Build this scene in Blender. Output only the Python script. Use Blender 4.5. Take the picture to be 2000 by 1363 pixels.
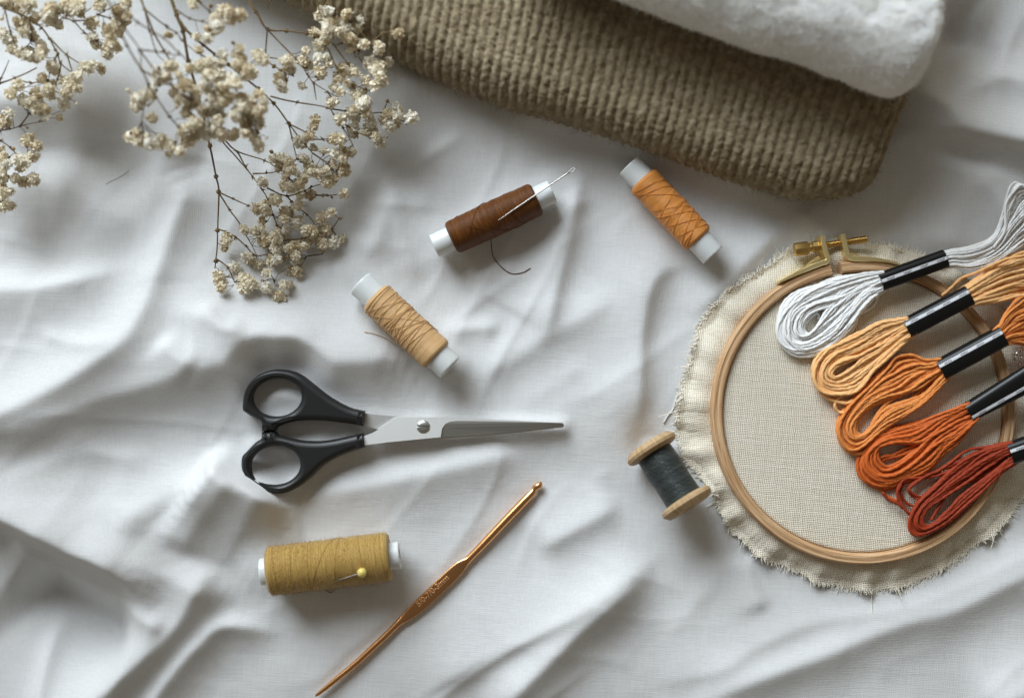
import bpy, math
import numpy as np
from mathutils import Matrix, Vector

for o in list(bpy.data.objects):
    bpy.data.objects.remove(o)
C = bpy.context.scene.collection
SC = bpy.context.scene

# ------------------------------------------------------------------ camera, world, light
S = 0.000225            # metres per working unit (the photo plane is 2000 units = 45 cm wide)
CX, CY, H = 1000.0, 681.5, 2400.0
cam_d = bpy.data.cameras.new('camera')
cam = bpy.data.objects.new('camera', cam_d)
C.objects.link(cam)
cam.location = (0, 0, H * S)
cam_d.sensor_width = 36
cam_d.lens = 36 * H / 2000
cam_d.clip_start = 0.01
cam_d.clip_end = 50
cam_d.dof.use_dof = True
cam_d.dof.focus_distance = (H - 30) * S
cam_d.dof.aperture_fstop = 3.0
SC.camera = cam

world = bpy.data.worlds.new('World')
SC.world = world
world.use_nodes = True
wn, wl_ = world.node_tree.nodes, world.node_tree.links
bg = wn['Background']
tc = wn.new('ShaderNodeTexCoord')
sx = wn.new('ShaderNodeSeparateXYZ')
rp = wn.new('ShaderNodeValToRGB')
wl_.new(tc.outputs['Generated'], sx.inputs[0])
mp = wn.new('ShaderNodeMapRange')
mp.inputs[1].default_value = -0.1
mp.inputs[2].default_value = 1.0
wl_.new(sx.outputs['Z'], mp.inputs[0])
wl_.new(mp.outputs[0], rp.inputs[0])
rp.color_ramp.elements[0].position = 0.0
rp.color_ramp.elements[0].color = (0.60, 0.54, 0.42, 1)
rp.color_ramp.elements[1].position = 1.0
rp.color_ramp.elements[1].color = (0.15, 0.13, 0.11, 1)
e = rp.color_ramp.elements.new(0.55)
e.color = (0.25, 0.225, 0.175, 1)
wl_.new(rp.outputs[0], bg.inputs[0])
mpy = wn.new('ShaderNodeMapRange')      # the room is brighter towards the window side
mpy.inputs[1].default_value, mpy.inputs[2].default_value = -0.9, 0.9
mpy.inputs[3].default_value, mpy.inputs[4].default_value = 0.44, 1.10
wl_.new(sx.outputs['Y'], mpy.inputs[0])
wl_.new(mpy.outputs[0], bg.inputs[1])

key_d = bpy.data.lights.new('window_light', 'AREA')
key_d.shape = 'RECTANGLE'
key_d.size, key_d.size_y = 0.95, 0.70
key_d.spread = math.radians(64)
key_d.energy = 4.4
key_d.color = (0.84, 0.93, 1.0)
key = bpy.data.objects.new('window_light', key_d)
C.objects.link(key)
key.location = (-0.44, 0.90, 0.66)
key.rotation_euler = (Vector((0.115, -0.035, 0.02)) - key.location).to_track_quat('-Z', 'Y').to_euler()

SC.view_settings.view_transform = 'Standard'
SC.view_settings.look = 'None'
SC.view_settings.exposure = 0.0
SC.view_settings.gamma = 1.0
SC.view_settings.use_curve_mapping = False
SC.render.engine = 'CYCLES'
SC.cycles.max_bounces = 6
SC.cycles.use_denoising = True

rng = np.random.default_rng(11)

# ------------------------------------------------------------------ helpers
def P(px, py, z=0.0):
    """photo pixel seen at height z -> working coordinates (x right, y up, z up)"""
    k = 1 - z / H
    return np.array([(px - CX) * k, -(py - CY) * k, z], float)

def PL(pts, z=None):
    return np.array([P(p[0], p[1], p[2] if len(p) > 2 else (z or 0.0)) for p in pts])

def smooth_path(pts, step=6.0, closed=False):
    """Catmull-Rom through pts, resampled at about step"""
    p = np.asarray(pts, float)
    if closed:
        q = np.vstack([p[-1:], p, p[:2]])
    else:
        q = np.vstack([2 * p[0] - p[1], p, 2 * p[-1] - p[-2]])
    out = []
    for i in range(1, len(q) - 2):
        a, b, c, d = q[i - 1], q[i], q[i + 1], q[i + 2]
        n = max(2, int(np.linalg.norm(c - b) / step))
        t = np.linspace(0, 1, n, endpoint=False)[:, None]
        out.append(0.5 * (2 * b + (c - a) * t + (2 * a - 5 * b + 4 * c - d) * t ** 2 + (3 * b - a - 3 * c + d) * t ** 3))
    if not closed:
        out.append(p[-1:])
    return np.vstack(out)

class MB:
    def __init__(self):
        self.v, self.q, self.t, self.n = [], [], [], 0
        self.qm, self.tm, self.at = [], [], {}
    def add(self, v, quads=None, tris=None, mi=0, **attrs):
        v = np.asarray(v, float)
        self.v.append(v)
        if quads is not None and len(quads):
            self.q.append(np.asarray(quads, int) + self.n); self.qm.append(np.full(len(quads), mi))
        if tris is not None and len(tris):
            self.t.append(np.asarray(tris, int) + self.n); self.tm.append(np.full(len(tris), mi))
        for k, a in attrs.items():
            self.at.setdefault(k, []).append((self.n, np.asarray(a, float)))
        self.n += len(v)
    def grid(self, G, wrap_u=False, wrap_v=False, mi=0, flip=False, **attrs):
        nu, nv = G.shape[:2]
        idx = np.arange(nu * nv).reshape(nu, nv)
        a = np.vstack([idx, idx[:1]]) if wrap_u else idx
        a = np.hstack([a, a[:, :1]]) if wrap_v else a
        q = np.stack([a[:-1, :-1], a[1:, :-1], a[1:, 1:], a[:-1, 1:]], -1).reshape(-1, 4)
        if flip: q = q[:, ::-1]
        self.add(G.reshape(-1, 3), q, mi=mi, **{k: np.asarray(x).reshape(nu * nv, -1) for k, x in attrs.items()})
    def tube(self, path, r, sides=8, closed=False, lobes=0, pitch=40.0, lobe=0.18, phase=0.0, mi=0, flat=1.0, caps=True, **kw):
        p = np.asarray(path, float)
        n = len(p)
        r = np.broadcast_to(np.asarray(r, float), (n,))
        if closed:
            t = np.roll(p, -1, 0) - np.roll(p, 1, 0)
        else:
            t = np.gradient(p, axis=0)
        t /= np.maximum(np.linalg.norm(t, axis=1, keepdims=True), 1e-9)
        up = np.array([0, 0, 1.0])
        s = np.cross(t, up)
        ln = np.linalg.norm(s, axis=1)
        for i in range(n):
            if ln[i] < 0.15:
                s[i] = s[i - 1] if i else np.array([1.0, 0, 0])
                s[i] -= t[i] * np.dot(s[i], t[i])
        s /= np.maximum(np.linalg.norm(s, axis=1, keepdims=True), 1e-9)
        u = np.cross(s, t)
        al = np.concatenate([[0], np.cumsum(np.linalg.norm(np.diff(p, axis=0), axis=1))])
        a = np.linspace(0, 2 * np.pi, sides, endpoint=False)
        rr = r[:, None] * np.ones(sides)
        if lobes:
            rr = rr * (1 + lobe * np.abs(np.cos(lobes * 0.5 * (a[None] + phase) + np.pi * al[:, None] / pitch * lobes / 2)) - lobe * 0.6)
        G = p[:, None] + s[:, None] * (np.cos(a)[None] * rr)[..., None] + u[:, None] * (np.sin(a)[None] * rr * flat)[..., None]
        self.grid(G, wrap_u=closed, wrap_v=True, mi=mi, **{k: np.full((n, sides, 1), x) for k, x in kw.items()})
        if caps and not closed and sides >= 3:
            b = self.n - n * sides
            for base, rev in ((b, False), (b + (n - 1) * sides, True)):
                c = self.n
                self.v.append(p[:1] if not rev else p[-1:]); self.n += 1
                k = np.arange(sides)
                tr = np.stack([np.full(sides, c), base + k, base + (k + 1) % sides], 1)
                if rev: tr = tr[:, ::-1]
                self.t.append(tr); self.tm.append(np.full(sides, mi))
                for kk, x in kw.items(): self.at[kk].append((c, np.array([[x]])))
    def lathe(self, prof, sides=48, mi=0, wuv=True):
        """profile of (x, radius) about the local X axis"""
        pr = np.asarray(prof, float)
        a = np.linspace(0, 2 * np.pi, sides, endpoint=False) - np.pi / 2
        G = np.empty((len(pr), sides, 3))
        G[..., 0] = pr[:, :1]
        G[..., 1] = pr[:, 1:] * np.cos(a)
        G[..., 2] = pr[:, 1:] * np.sin(a)
        rm = pr[:, 1].max()
        al = np.concatenate([[0], np.cumsum(np.linalg.norm(np.diff(pr, axis=0), axis=1))])
        U = np.stack([np.broadcast_to(al[:, None], G.shape[:2]), np.broadcast_to((a * rm)[None], G.shape[:2]), np.zeros(G.shape[:2])], -1)
        self.grid(G, wrap_v=True, mi=mi, flip=True, wuv=U)
    def prism(self, outline, z0, z1, mi=0):
        """solid from a planar outline (working xy), z1 may be per-vertex"""
        o = np.asarray(outline, float)[:, :2]
        n = len(o)
        zt = np.broadcast_to(np.asarray(z1, float), (n,)); zb = np.broadcast_to(np.asarray(z0, float), (n,))
        from mathutils.geometry import tessellate_polygon
        tr = np.array(tessellate_polygon([[Vector((p[0], p[1], 0)) for p in o]]))
        area = 0.5 * np.sum(o[:, 0] * np.roll(o[:, 1], -1) - np.roll(o[:, 0], -1) * o[:, 1])
        def fix(tt):
            out = []
            for a, b, c in tt:
                cr = (o[b, 0] - o[a, 0]) * (o[c, 1] - o[a, 1]) - (o[b, 1] - o[a, 1]) * (o[c, 0] - o[a, 0])
                out.append((a, b, c) if cr > 0 else (a, c, b))
            return np.array(out)
        tr = fix(tr)
        self.add(np.c_[o, zt], tris=tr, mi=mi)
        self.add(np.c_[o, zb], tris=tr[:, ::-1], mi=mi)
        k = np.arange(n); k2 = (k + 1) % n
        q = np.stack([k, k2, k2 + n, k + n], 1)
        if area < 0: q = q[:, ::-1]
        self.add(np.vstack([np.c_[o, zb], np.c_[o, zt]]), quads=q, mi=mi)
    def mesh(self, name, smooth=True, origin=(0, 0, 0)):
        v = np.vstack(self.v) - np.asarray(origin, float)
        me = bpy.data.meshes.new(name)
        q = np.vstack(self.q) if self.q else np.zeros((0, 4), int)
        t = np.vstack(self.t) if self.t else np.zeros((0, 3), int)
        me.vertices.add(len(v)); me.vertices.foreach_set('co', (v * S).astype(np.float32).ravel())
        li = np.concatenate([q.ravel(), t.ravel()]).astype(np.int32)
        me.loops.add(len(li)); me.loops.foreach_set('vertex_index', li)
        st = np.concatenate([np.arange(len(q)) * 4, len(q) * 4 + np.arange(len(t)) * 3]).astype(np.int32)
        me.polygons.add(len(st)); me.polygons.foreach_set('loop_start', st)
        mi = np.concatenate([*(self.qm or [np.zeros(0)]), *(self.tm or [np.zeros(0)])]).astype(np.int32)
        me.polygons.foreach_set('material_index', mi)
        me.polygons.foreach_set('use_smooth', np.full(len(st), smooth))
        for k, lst in self.at.items():
            d = lst[0][1].reshape(len(lst[0][1]), -1).shape[1]
            A = np.zeros((len(v), d))
            for off, a in lst: A[off:off + len(a)] = a.reshape(len(a), -1)
            if d == 1:
                me.attributes.new(k, 'FLOAT', 'POINT').data.foreach_set('value', A.astype(np.float32).ravel())
            else:
                me.attributes.new(k, 'FLOAT_VECTOR', 'POINT').data.foreach_set('vector', A.astype(np.float32).ravel())
        me.update(calc_edges=True)
        me.validate()
        return me
    def build(self, name, mats, parent=None, smooth=True, local=False):
        org = (0, 0, 0)
        if parent is not None and not local:
            p = parent; org = np.zeros(3)
            while p is not None:
                org = org + np.array(p.location) / S; p = p.parent
        me = self.mesh(name, smooth, org)
        for m in (mats if isinstance(mats, (list, tuple)) else [mats]): me.materials.append(m)
        o = bpy.data.objects.new(name, me)
        C.objects.link(o)
        o.parent = parent
        return o

def tag(o, label=None, cat=None, group=None, kind=None):
    if label: o['label'] = label
    if cat: o['category'] = cat
    if group: o['group'] = group
    if kind: o['kind'] = kind
    return o

def thing(name, label, cat, loc=(0, 0, 0), group=None, mat=None):
    o = bpy.data.objects.new(name, None)
    o.empty_display_size = 0.01
    C.objects.link(o)
    if mat is not None:
        o.matrix_world = mat
    else:
        o.location = Vector(loc) * S
    return tag(o, label, cat, group)

def sharp(me, ang=35):
    me.set_sharp_from_angle(angle=math.radians(ang))

def text_mesh(txt, size, extrude, bevel=0.0):
    cu = bpy.data.curves.new('lettering', 'FONT')
    cu.body = txt; cu.size = size * S; cu.extrude = extrude * S
    cu.bevel_depth = bevel * S; cu.bevel_resolution = 1
    cu.align_x = 'CENTER'; cu.align_y = 'CENTER'
    cu.resolution_u = 3
    ob = bpy.data.objects.new('lettering', cu)
    C.objects.link(ob)
    dg = bpy.context.evaluated_depsgraph_get(); dg.update()
    me = bpy.data.meshes.new_from_object(ob.evaluated_get(dg))
    bpy.data.objects.remove(ob)
    return me

def hair(name, roots, dirs, length, radius, mat, parent, npts=4, curl=0.35, kind=None, droop=0.0):
    n = len(roots)
    org = np.zeros(3); p = parent
    while p is not None:
        org = org + np.array(p.location) / S; p = p.parent
    hc = bpy.data.hair_curves.new(name)
    hc.add_curves([npts] * n)
    t = np.linspace(0, 1, npts)
    L = np.broadcast_to(length, (n,))[:, None, None]
    side = rng.normal(size=(n, 3)); side2 = rng.normal(size=(n, 3))
    pts = roots[:, None] + dirs[:, None] * t[None, :, None] * L + (side[:, None] * t[None, :, None] ** 2 + side2[:, None] * np.sin(t * 5)[None, :, None] * 0.3) * L * curl
    pts[..., 2] -= droop * (t ** 2)[None] * L[..., 0]
    pts = (pts - org) * S
    hc.attributes['position'].data.foreach_set('vector', pts.astype(np.float32).ravel())
    ra = hc.attributes.get('radius') or hc.attributes.new('radius', 'FLOAT', 'POINT')
    rad = np.broadcast_to((radius * S * (1 - 0.6 * t))[None], (n, npts))
    ra.data.foreach_set('value', np.ascontiguousarray(rad, np.float32).ravel())
    hc.materials.append(mat)
    o = bpy.data.objects.new(name, hc)
    C.objects.link(o)
    o.parent = parent
    if kind: o['kind'] = kind
    return o

# value noise used by the geometry itself
_perm = np.random.default_rng(3).random((64, 64, 64)).astype(np.float32)
def vnoise(x, y, z=0.0):
    x, y, z = np.broadcast_arrays(np.asarray(x, float), np.asarray(y, float), np.asarray(z, float))
    xi, yi, zi = np.floor(x).astype(int), np.floor(y).astype(int), np.floor(z).astype(int)
    fx, fy, fz = x - xi, y - yi, z - zi
    fx, fy, fz = [f * f * f * (f * (f * 6 - 15) + 10) for f in (fx, fy, fz)]
    g = lambda a, b, c: _perm[(xi + a) & 63, (yi + b) & 63, (zi + c) & 63]
    lx = lambda b, c: g(0, b, c) * (1 - fx) + g(1, b, c) * fx
    ly = lambda c: lx(0, c) * (1 - fy) + lx(1, c) * fy
    return (ly(0) * (1 - fz) + ly(1) * fz) * 2 - 1
def fbm(x, y, z=0.0, o=3):
    return sum(vnoise(np.asarray(x) * 2 ** i + 17 * i, np.asarray(y) * 2 ** i + 5 * i, z) * 0.5 ** i for i in range(o))

# ------------------------------------------------------------------ materials
def mat(name, col, rough=0.6, metal=0.0, sheen=0.0, spec=0.5, sub=0.0, trans=0.0, alpha=1.0, coat=0.0):
    m = bpy.data.materials.new(name)
    m.use_nodes = True
    b = m.node_tree.nodes['Principled BSDF']
    b.inputs['Base Color'].default_value = (*col, 1)
    b.inputs['Roughness'].default_value = rough
    b.inputs['Metallic'].default_value = metal
    b.inputs['Sheen Weight'].default_value = sheen
    b.inputs['Specular IOR Level'].default_value = spec
    b.inputs['Transmission Weight'].default_value = trans
    b.inputs['Coat Weight'].default_value = coat
    if sub:
        b.inputs['Subsurface Weight'].default_value = sub
        b.inputs['Subsurface Radius'].default_value = (1, 1, 1)
        b.inputs['Subsurface Scale'].default_value = 0.002
    return m

class N:
    """small node-graph helper"""
    def __init__(self, m):
        self.m, self.n, self.l = m, m.node_tree.nodes, m.node_tree.links
        self.b = self.n['Principled BSDF']
    def new(self, t, **kw):
        x = self.n.new(t)
        for k, v in kw.items():
            if k.startswith('i_'):
                x.inputs[int(k[2:])].default_value = v
            else:
                setattr(x, k, v)
        return x
    def ln(self, a, b): self.l.new(a, b)
    def math(self, op, a, b=None, c=None):
        x = self.n.new('ShaderNodeMath'); x.operation = op
        for i, s in enumerate((a, b, c)):
            if s is None: continue
            if isinstance(s, (int, float)): x.inputs[i].default_value = s
            else: self.l.new(s, x.inputs[i])
        return x.outputs[0]
    def obj(self):
        return self.new('ShaderNodeTexCoord').outputs['Object']
    def attr(self, nm, out='Vector'):
        return self.new('ShaderNodeAttribute', attribute_name=nm).outputs[out]
    def map(self, vec, scale=(1, 1, 1), rot=(0, 0, 0)):
        x = self.n.new('ShaderNodeMapping')
        x.inputs['Scale'].default_value = scale; x.inputs['Rotation'].default_value = rot
        self.l.new(vec, x.inputs['Vector']); return x.outputs[0]
    def noise(self, vec, scale, detail=3, rough=0.55, dist=0.0):
        x = self.n.new('ShaderNodeTexNoise')
        x.inputs['Scale'].default_value = scale; x.inputs['Detail'].default_value = detail
        x.inputs['Roughness'].default_value = rough; x.inputs['Distortion'].default_value = dist
        self.l.new(vec, x.inputs['Vector']); return x.outputs['Fac']
    def ramp(self, fac, stops):
        x = self.n.new('ShaderNodeValToRGB')
        el = x.color_ramp.elements
        while len(el) < len(stops): el.new(0.5)
        for e_, (p, c) in zip(el, stops):
            e_.position = p; e_.color = (*c, 1) if len(c) == 3 else c
        self.l.new(fac, x.inputs[0]); return x.outputs[0]
    def mix(self, fac, a, b, mode='MIX'):
        x = self.n.new('ShaderNodeMix'); x.data_type = 'RGBA'; x.blend_type = mode
        for s, i in ((fac, 0), (a, 6), (b, 7)):
            if isinstance(s, (int, float)): x.inputs[i].default_value = s
            elif isinstance(s, tuple): x.inputs[i].default_value = (*s, 1)
            else: self.l.new(s, x.inputs[i])
        return x.outputs[2]
    def bump(self, h, dist, strength=1.0):
        x = self.n.new('ShaderNodeBump')
        x.inputs['Distance'].default_value = dist; x.inputs['Strength'].default_value = strength
        self.l.new(h, x.inputs['Height']); self.l.new(x.outputs[0], self.b.inputs['Normal'])
    def col(self, c): self.l.new(c, self.b.inputs['Base Color'])

def weave(nd, vec, pitch, rot=0.0, wob=0.5):
    """height of a plain weave with the given thread pitch in working units"""
    v = nd.map(vec, (1 / S / pitch,) * 3, (0, 0, rot))
    nz = nd.n.new('ShaderNodeTexNoise'); nz.inputs['Scale'].default_value = 0.16; nz.inputs['Detail'].default_value = 2
    nd.ln(v, nz.inputs['Vector'])
    vs = nd.n.new('ShaderNodeVectorMath'); vs.operation = 'SCALE'; vs.inputs['Scale'].default_value = wob * 2.4
    nd.ln(nz.outputs['Color'], vs.inputs[0])
    va = nd.n.new('ShaderNodeVectorMath'); va.operation = 'ADD'
    nd.ln(v, va.inputs[0]); nd.ln(vs.outputs[0], va.inputs[1])
    sp = nd.n.new('ShaderNodeSeparateXYZ'); nd.ln(va.outputs[0], sp.inputs[0])
    cx = nd.math('COSINE', nd.math('MULTIPLY', sp.outputs[0], 2 * math.pi))
    cy = nd.math('COSINE', nd.math('MULTIPLY', sp.outputs[1], 2 * math.pi))
    gx = nd.math('MULTIPLY_ADD', cx, 0.5, 0.5); gy = nd.math('MULTIPLY_ADD', cy, 0.5, 0.5)
    hole = nd.math('MULTIPLY', gx, gy)
    # slubs: thick and thin threads
    s1 = nd.noise(nd.map(va.outputs[0], (0.06, 0.9, 1)), 1.0, 2)
    s2 = nd.noise(nd.map(va.outputs[0], (0.9, 0.06, 1)), 1.0, 2)
    slub = nd.math('MULTIPLY', nd.math('ADD', s1, s2), 0.5)
    return hole, slub

# white sheet
m_sheet = mat('white_cotton', (0.80, 0.80, 0.80), 0.85, sheen=0.15, spec=0.2)
nd = N(m_sheet)
ho, sl = weave(nd, nd.obj(), 3.4, 0.06)
nd.bump(nd.math('ADD', nd.math('MULTIPLY', ho, -0.35), nd.math('MULTIPLY', sl, 1.3)), 1.0 * S, 0.55)
nd.col(nd.ramp(sl, [(0.3, (0.66, 0.66, 0.66)), (0.7, (0.74, 0.74, 0.74))]))

# linen
m_linen = mat('natural_linen', (0.5, 0.42, 0.31), 0.9, sheen=0.1, spec=0.15)
nd = N(m_linen)
ho, sl = weave(nd, nd.obj(), 3.5, 0.10, 0.5)
c1 = nd.ramp(sl, [(0.34, (0.84, 0.765, 0.625)), (0.66, (0.95, 0.895, 0.765))])
nd.col(nd.mix(nd.math('POWER', ho, 1.3), c1, (0.56, 0.46, 0.32)))
nd.bump(nd.math('ADD', nd.math('MULTIPLY', ho, -1.0), nd.math('MULTIPLY', sl, 1.6)), 2.0 * S, 0.75)

m_fray = mat('linen_thread', (0.86, 0.81, 0.70), 0.9, spec=0.1)

# beech wood
def wood(name, a, b, c):
    m = mat(name, a, 0.55, spec=0.3)
    nd = N(m)
    v = nd.attr('wuv')
    g = nd.noise(nd.map(v, (0.012, 0.35, 0.35)), 1.0, 4, 0.6, 0.4)
    f = nd.noise(nd.map(v, (0.035, 1.1, 1.1)), 1.0, 3, 0.7)
    base = nd.ramp(g, [(0.36, b), (0.50, a), (0.63, c)])
    fleck = nd.ramp(f, [(0.60, (0, 0, 0)), (0.70, (1, 1, 1))])
    nd.col(nd.mix(nd.math('MULTIPLY', fleck, 0.55), base, b))
    nd.bump(g, 1.0 * S, 0.35)
    return m
m_beech = wood('beech_wood', (0.58, 0.36, 0.19), (0.36, 0.185, 0.08), (0.68, 0.46, 0.27))
m_birch = wood('birch_wood', (0.46, 0.31, 0.165), (0.36, 0.22, 0.105), (0.54, 0.38, 0.22))

m_brass = mat('brass', (0.92, 0.76, 0.40), 0.46, 1.0)
m_brass_dull = mat('worn_brass', (0.70, 0.48, 0.18), 0.33, 1.0)
m_black = mat('black_plastic', (0.013, 0.013, 0.013), 0.42, spec=0.5)
nd = N(m_black); nd.bump(nd.noise(nd.obj(), 9000, 2), 0.4 * S, 0.25)
m_band = mat('black_label_paper', (0.006, 0.006, 0.006), 0.33, spec=0.35)
m_stripe = mat('white_label_ink', (0.75, 0.76, 0.80), 0.5)
m_ink = mat('dark_label_ink', (0.05, 0.05, 0.05), 0.6)
m_steel = mat('brushed_steel', (0.80, 0.80, 0.78), 0.50, 1.0)
nd = N(m_steel); nd.bump(nd.noise(nd.map(nd.obj(), (4000, 30000, 4000)), 1.0, 2), 0.25 * S, 0.25)
m_ground_steel = mat('ground_steel', (0.56, 0.56, 0.53), 0.40, 1.0)
nd = N(m_ground_steel); nd.bump(nd.noise(nd.map(nd.obj(), (30000, 4000, 4000)), 1.0, 2), 0.25 * S, 0.3)
m_needle = mat('needle_steel', (0.42, 0.40, 0.37), 0.34, 1.0)
m_copper = mat('anodised_copper', (0.88, 0.46, 0.20), 0.27, 1.0)
m_copper_edge = mat('stamped_copper', (0.92, 0.55, 0.28), 0.5, 1.0)
nd = N(m_copper); nd.bump(nd.noise(nd.obj(), 5000, 3), 0.3 * S, 0.12)
m_spool = mat('frosted_plastic', (0.70, 0.72, 0.72), 0.32, spec=0.45, sub=0.6)
m_pearl = mat('yellow_pinhead', (0.72, 0.58, 0.17), 0.28, sub=0.3)
m_clear = mat('clear_film', (0.9, 0.9, 0.9), 0.08, trans=1.0)
m_stem = mat('dried_stem', (0.15, 0.095, 0.04), 0.65, spec=0.3)
nd = N(m_stem)
nd.col(nd.ramp(nd.noise(nd.obj(), 90, 3), [(0.35, (0.085, 0.05, 0.026)), (0.5, (0.16, 0.10, 0.04)), (0.68, (0.25, 0.18, 0.07))]))
m_calyx = mat('dried_calyx', (0.22, 0.155, 0.085), 0.8, spec=0.2)

def petal_mat():
    m = mat('dried_petal', (0.75, 0.66, 0.5), 0.85, spec=0.1)
    nd = N(m)
    rd = nd.attr('rad', 'Fac')
    oi = nd.new('ShaderNodeObjectInfo').outputs['Random']
    tone = nd.ramp(oi, [(0.0, (0.80, 0.69, 0.48)), (0.2, (0.90, 0.81, 0.63)), (0.6, (0.97, 0.90, 0.73)), (1.0, (0.98, 0.945, 0.84))])
    nd.col(nd.mix(rd, nd.mix(0.18, tone, (0.70, 0.44, 0.22), 'MIX'), tone))
    tr = nd.new('ShaderNodeBsdfTranslucent')
    nd.ln(tone, tr.inputs[0])
    mx = nd.new('ShaderNodeMixShader'); mx.inputs[0].default_value = 0.2
    out = nd.n['Material Output']
    nd.ln(nd.b.outputs[0], mx.inputs[1]); nd.ln(tr.outputs[0], mx.inputs[2]); nd.ln(mx.outputs[0], out.inputs[0])
    return m
m_petal = petal_mat()

def thread_mat(name, col, dark, rough=0.5, pitch=2.2, fuzzy=0.0, sheen=0.08):
    m = mat(name, col, rough, sheen=sheen + fuzzy, spec=0.28)
    nd = N(m)
    v = nd.attr('wuv')
    sp = nd.n.new('ShaderNodeSeparateXYZ'); nd.ln(v, sp.inputs[0])
    wob = nd.noise(nd.map(v, (0.05, 0.05, 0.05)), 1.0, 2)
    u = nd.math('ADD', sp.outputs[0], nd.math('MULTIPLY', wob, 7.0))
    a = nd.math('SINE', nd.math('MULTIPLY', nd.math('MULTIPLY_ADD', sp.outputs[1], 0.16, u), 2 * math.pi / pitch))
    b = nd.math('SINE', nd.math('MULTIPLY', nd.math('MULTIPLY_ADD', sp.outputs[1], -0.30, u), 2 * math.pi / (pitch * 1.4)))
    st = nd.noise(nd.map(v, (0.42, 0.012, 0.1), (0, 0, 0.10)), 1.0, 4, 0.7)
    st2 = nd.noise(nd.map(v, (0.36, 0.012, 0.1), (0, 0, -0.22)), 1.0, 4, 0.7)
    hgt = nd.math('ADD', nd.math('ADD', nd.math('MULTIPLY', a, 0.5), nd.math('MULTIPLY', b, 0.25)), nd.math('MULTIPLY', nd.math('ADD', st, st2), 0.8))
    nd.bump(hgt, 0.7 * S, 0.7)
    f = nd.math('MULTIPLY', nd.math('ADD', st, st2), 0.5)
    nd.col(nd.ramp(f, [(0.38, dark), (0.62, col)]))
    return m
m_brown = thread_mat('brown_thread', (0.185, 0.062, 0.010), (0.050, 0.014, 0.0022), 0.42, sheen=0.0)
m_orange = thread_mat('orange_thread', (0.84, 0.36, 0.085), (0.56, 0.19, 0.035), 0.45)
m_tan = thread_mat('tan_thread', (0.80, 0.52, 0.26), (0.55, 0.32, 0.13), 0.5)
m_gold = thread_mat('gold_thread', (0.54, 0.345, 0.095), (0.31, 0.18, 0.038), 0.6, 2.6, 0.25)
m_green = thread_mat('dark_green_thread', (0.052, 0.064, 0.060), (0.015, 0.020, 0.019), 0.40, 3.2)
m_gold_fuzz = mat('gold_fuzz', (0.45, 0.28, 0.07), 0.9)

def floss_mat(name, col, dark, rough=0.55):
    m = mat(name, col, rough, sheen=0.06, spec=0.25)
    nd = N(m)
    tn = nd.attr('tint', 'Fac')
    f = nd.noise(nd.obj(), 2500, 2)
    nd.col(nd.mix(nd.math('MULTIPLY_ADD', f, 0.35, nd.math('MULTIPLY', tn, 0.65)), dark, col))
    nd.bump(nd.noise(nd.map(nd.obj(), (9000, 9000, 9000)), 1.0, 2), 0.6 * S, 0.5)
    return m
FL = [floss_mat('white_floss', (0.93, 0.93, 0.93), (0.88, 0.87, 0.85)),
      floss_mat('apricot_floss', (0.96, 0.61, 0.29), (0.90, 0.45, 0.16)),
      floss_mat('orange_floss', (0.84, 0.32, 0.085), (0.68, 0.215, 0.045)),
      floss_mat('rust_floss', (0.68, 0.155, 0.026), (0.50, 0.095, 0.014)),
      floss_mat('brick_red_floss', (0.37, 0.046, 0.010), (0.24, 0.024, 0.005))]

m_knit = mat('brown_wool', (0.24, 0.18, 0.10), 0.95, sheen=0.2, spec=0.1)
nd = N(m_knit)
nd.col(nd.ramp(nd.noise(nd.obj(), 260, 4, 0.7), [(0.34, (0.225, 0.170, 0.098)), (0.50, (0.345, 0.272, 0.168)), (0.68, (0.46, 0.38, 0.255))]))
nd.bump(nd.noise(nd.obj(), 3500, 3, 0.7), 3 * S, 0.8)
m_knit_fuzz = mat('brown_wool_fuzz', (0.34, 0.26, 0.15), 0.95, spec=0.05)
m_fleece = mat('white_fleece', (0.82, 0.82, 0.80), 0.95, sheen=0.3, spec=0.1)
nd = N(m_fleece)
nd.col(nd.ramp(nd.noise(nd.obj(), 330, 4, 0.7), [(0.36, (0.80, 0.78, 0.72)), (0.55, (0.92, 0.92, 0.91))]))
nd.bump(nd.noise(nd.obj(), 1500, 4, 0.7), 5 * S, 0.7)
m_fleece_fuzz = mat('white_fleece_fuzz', (0.93, 0.93, 0.92), 0.95, spec=0.05)

# ------------------------------------------------------------------ the sheet: folds traced as ridges
STEP = 5.0
gx = np.arange(-800, 2801, STEP)
gy = np.arange(-1000, 2001, STEP)
GX, GY = np.meshgrid(gx, gy)
HT = np.zeros_like(GX)

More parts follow.
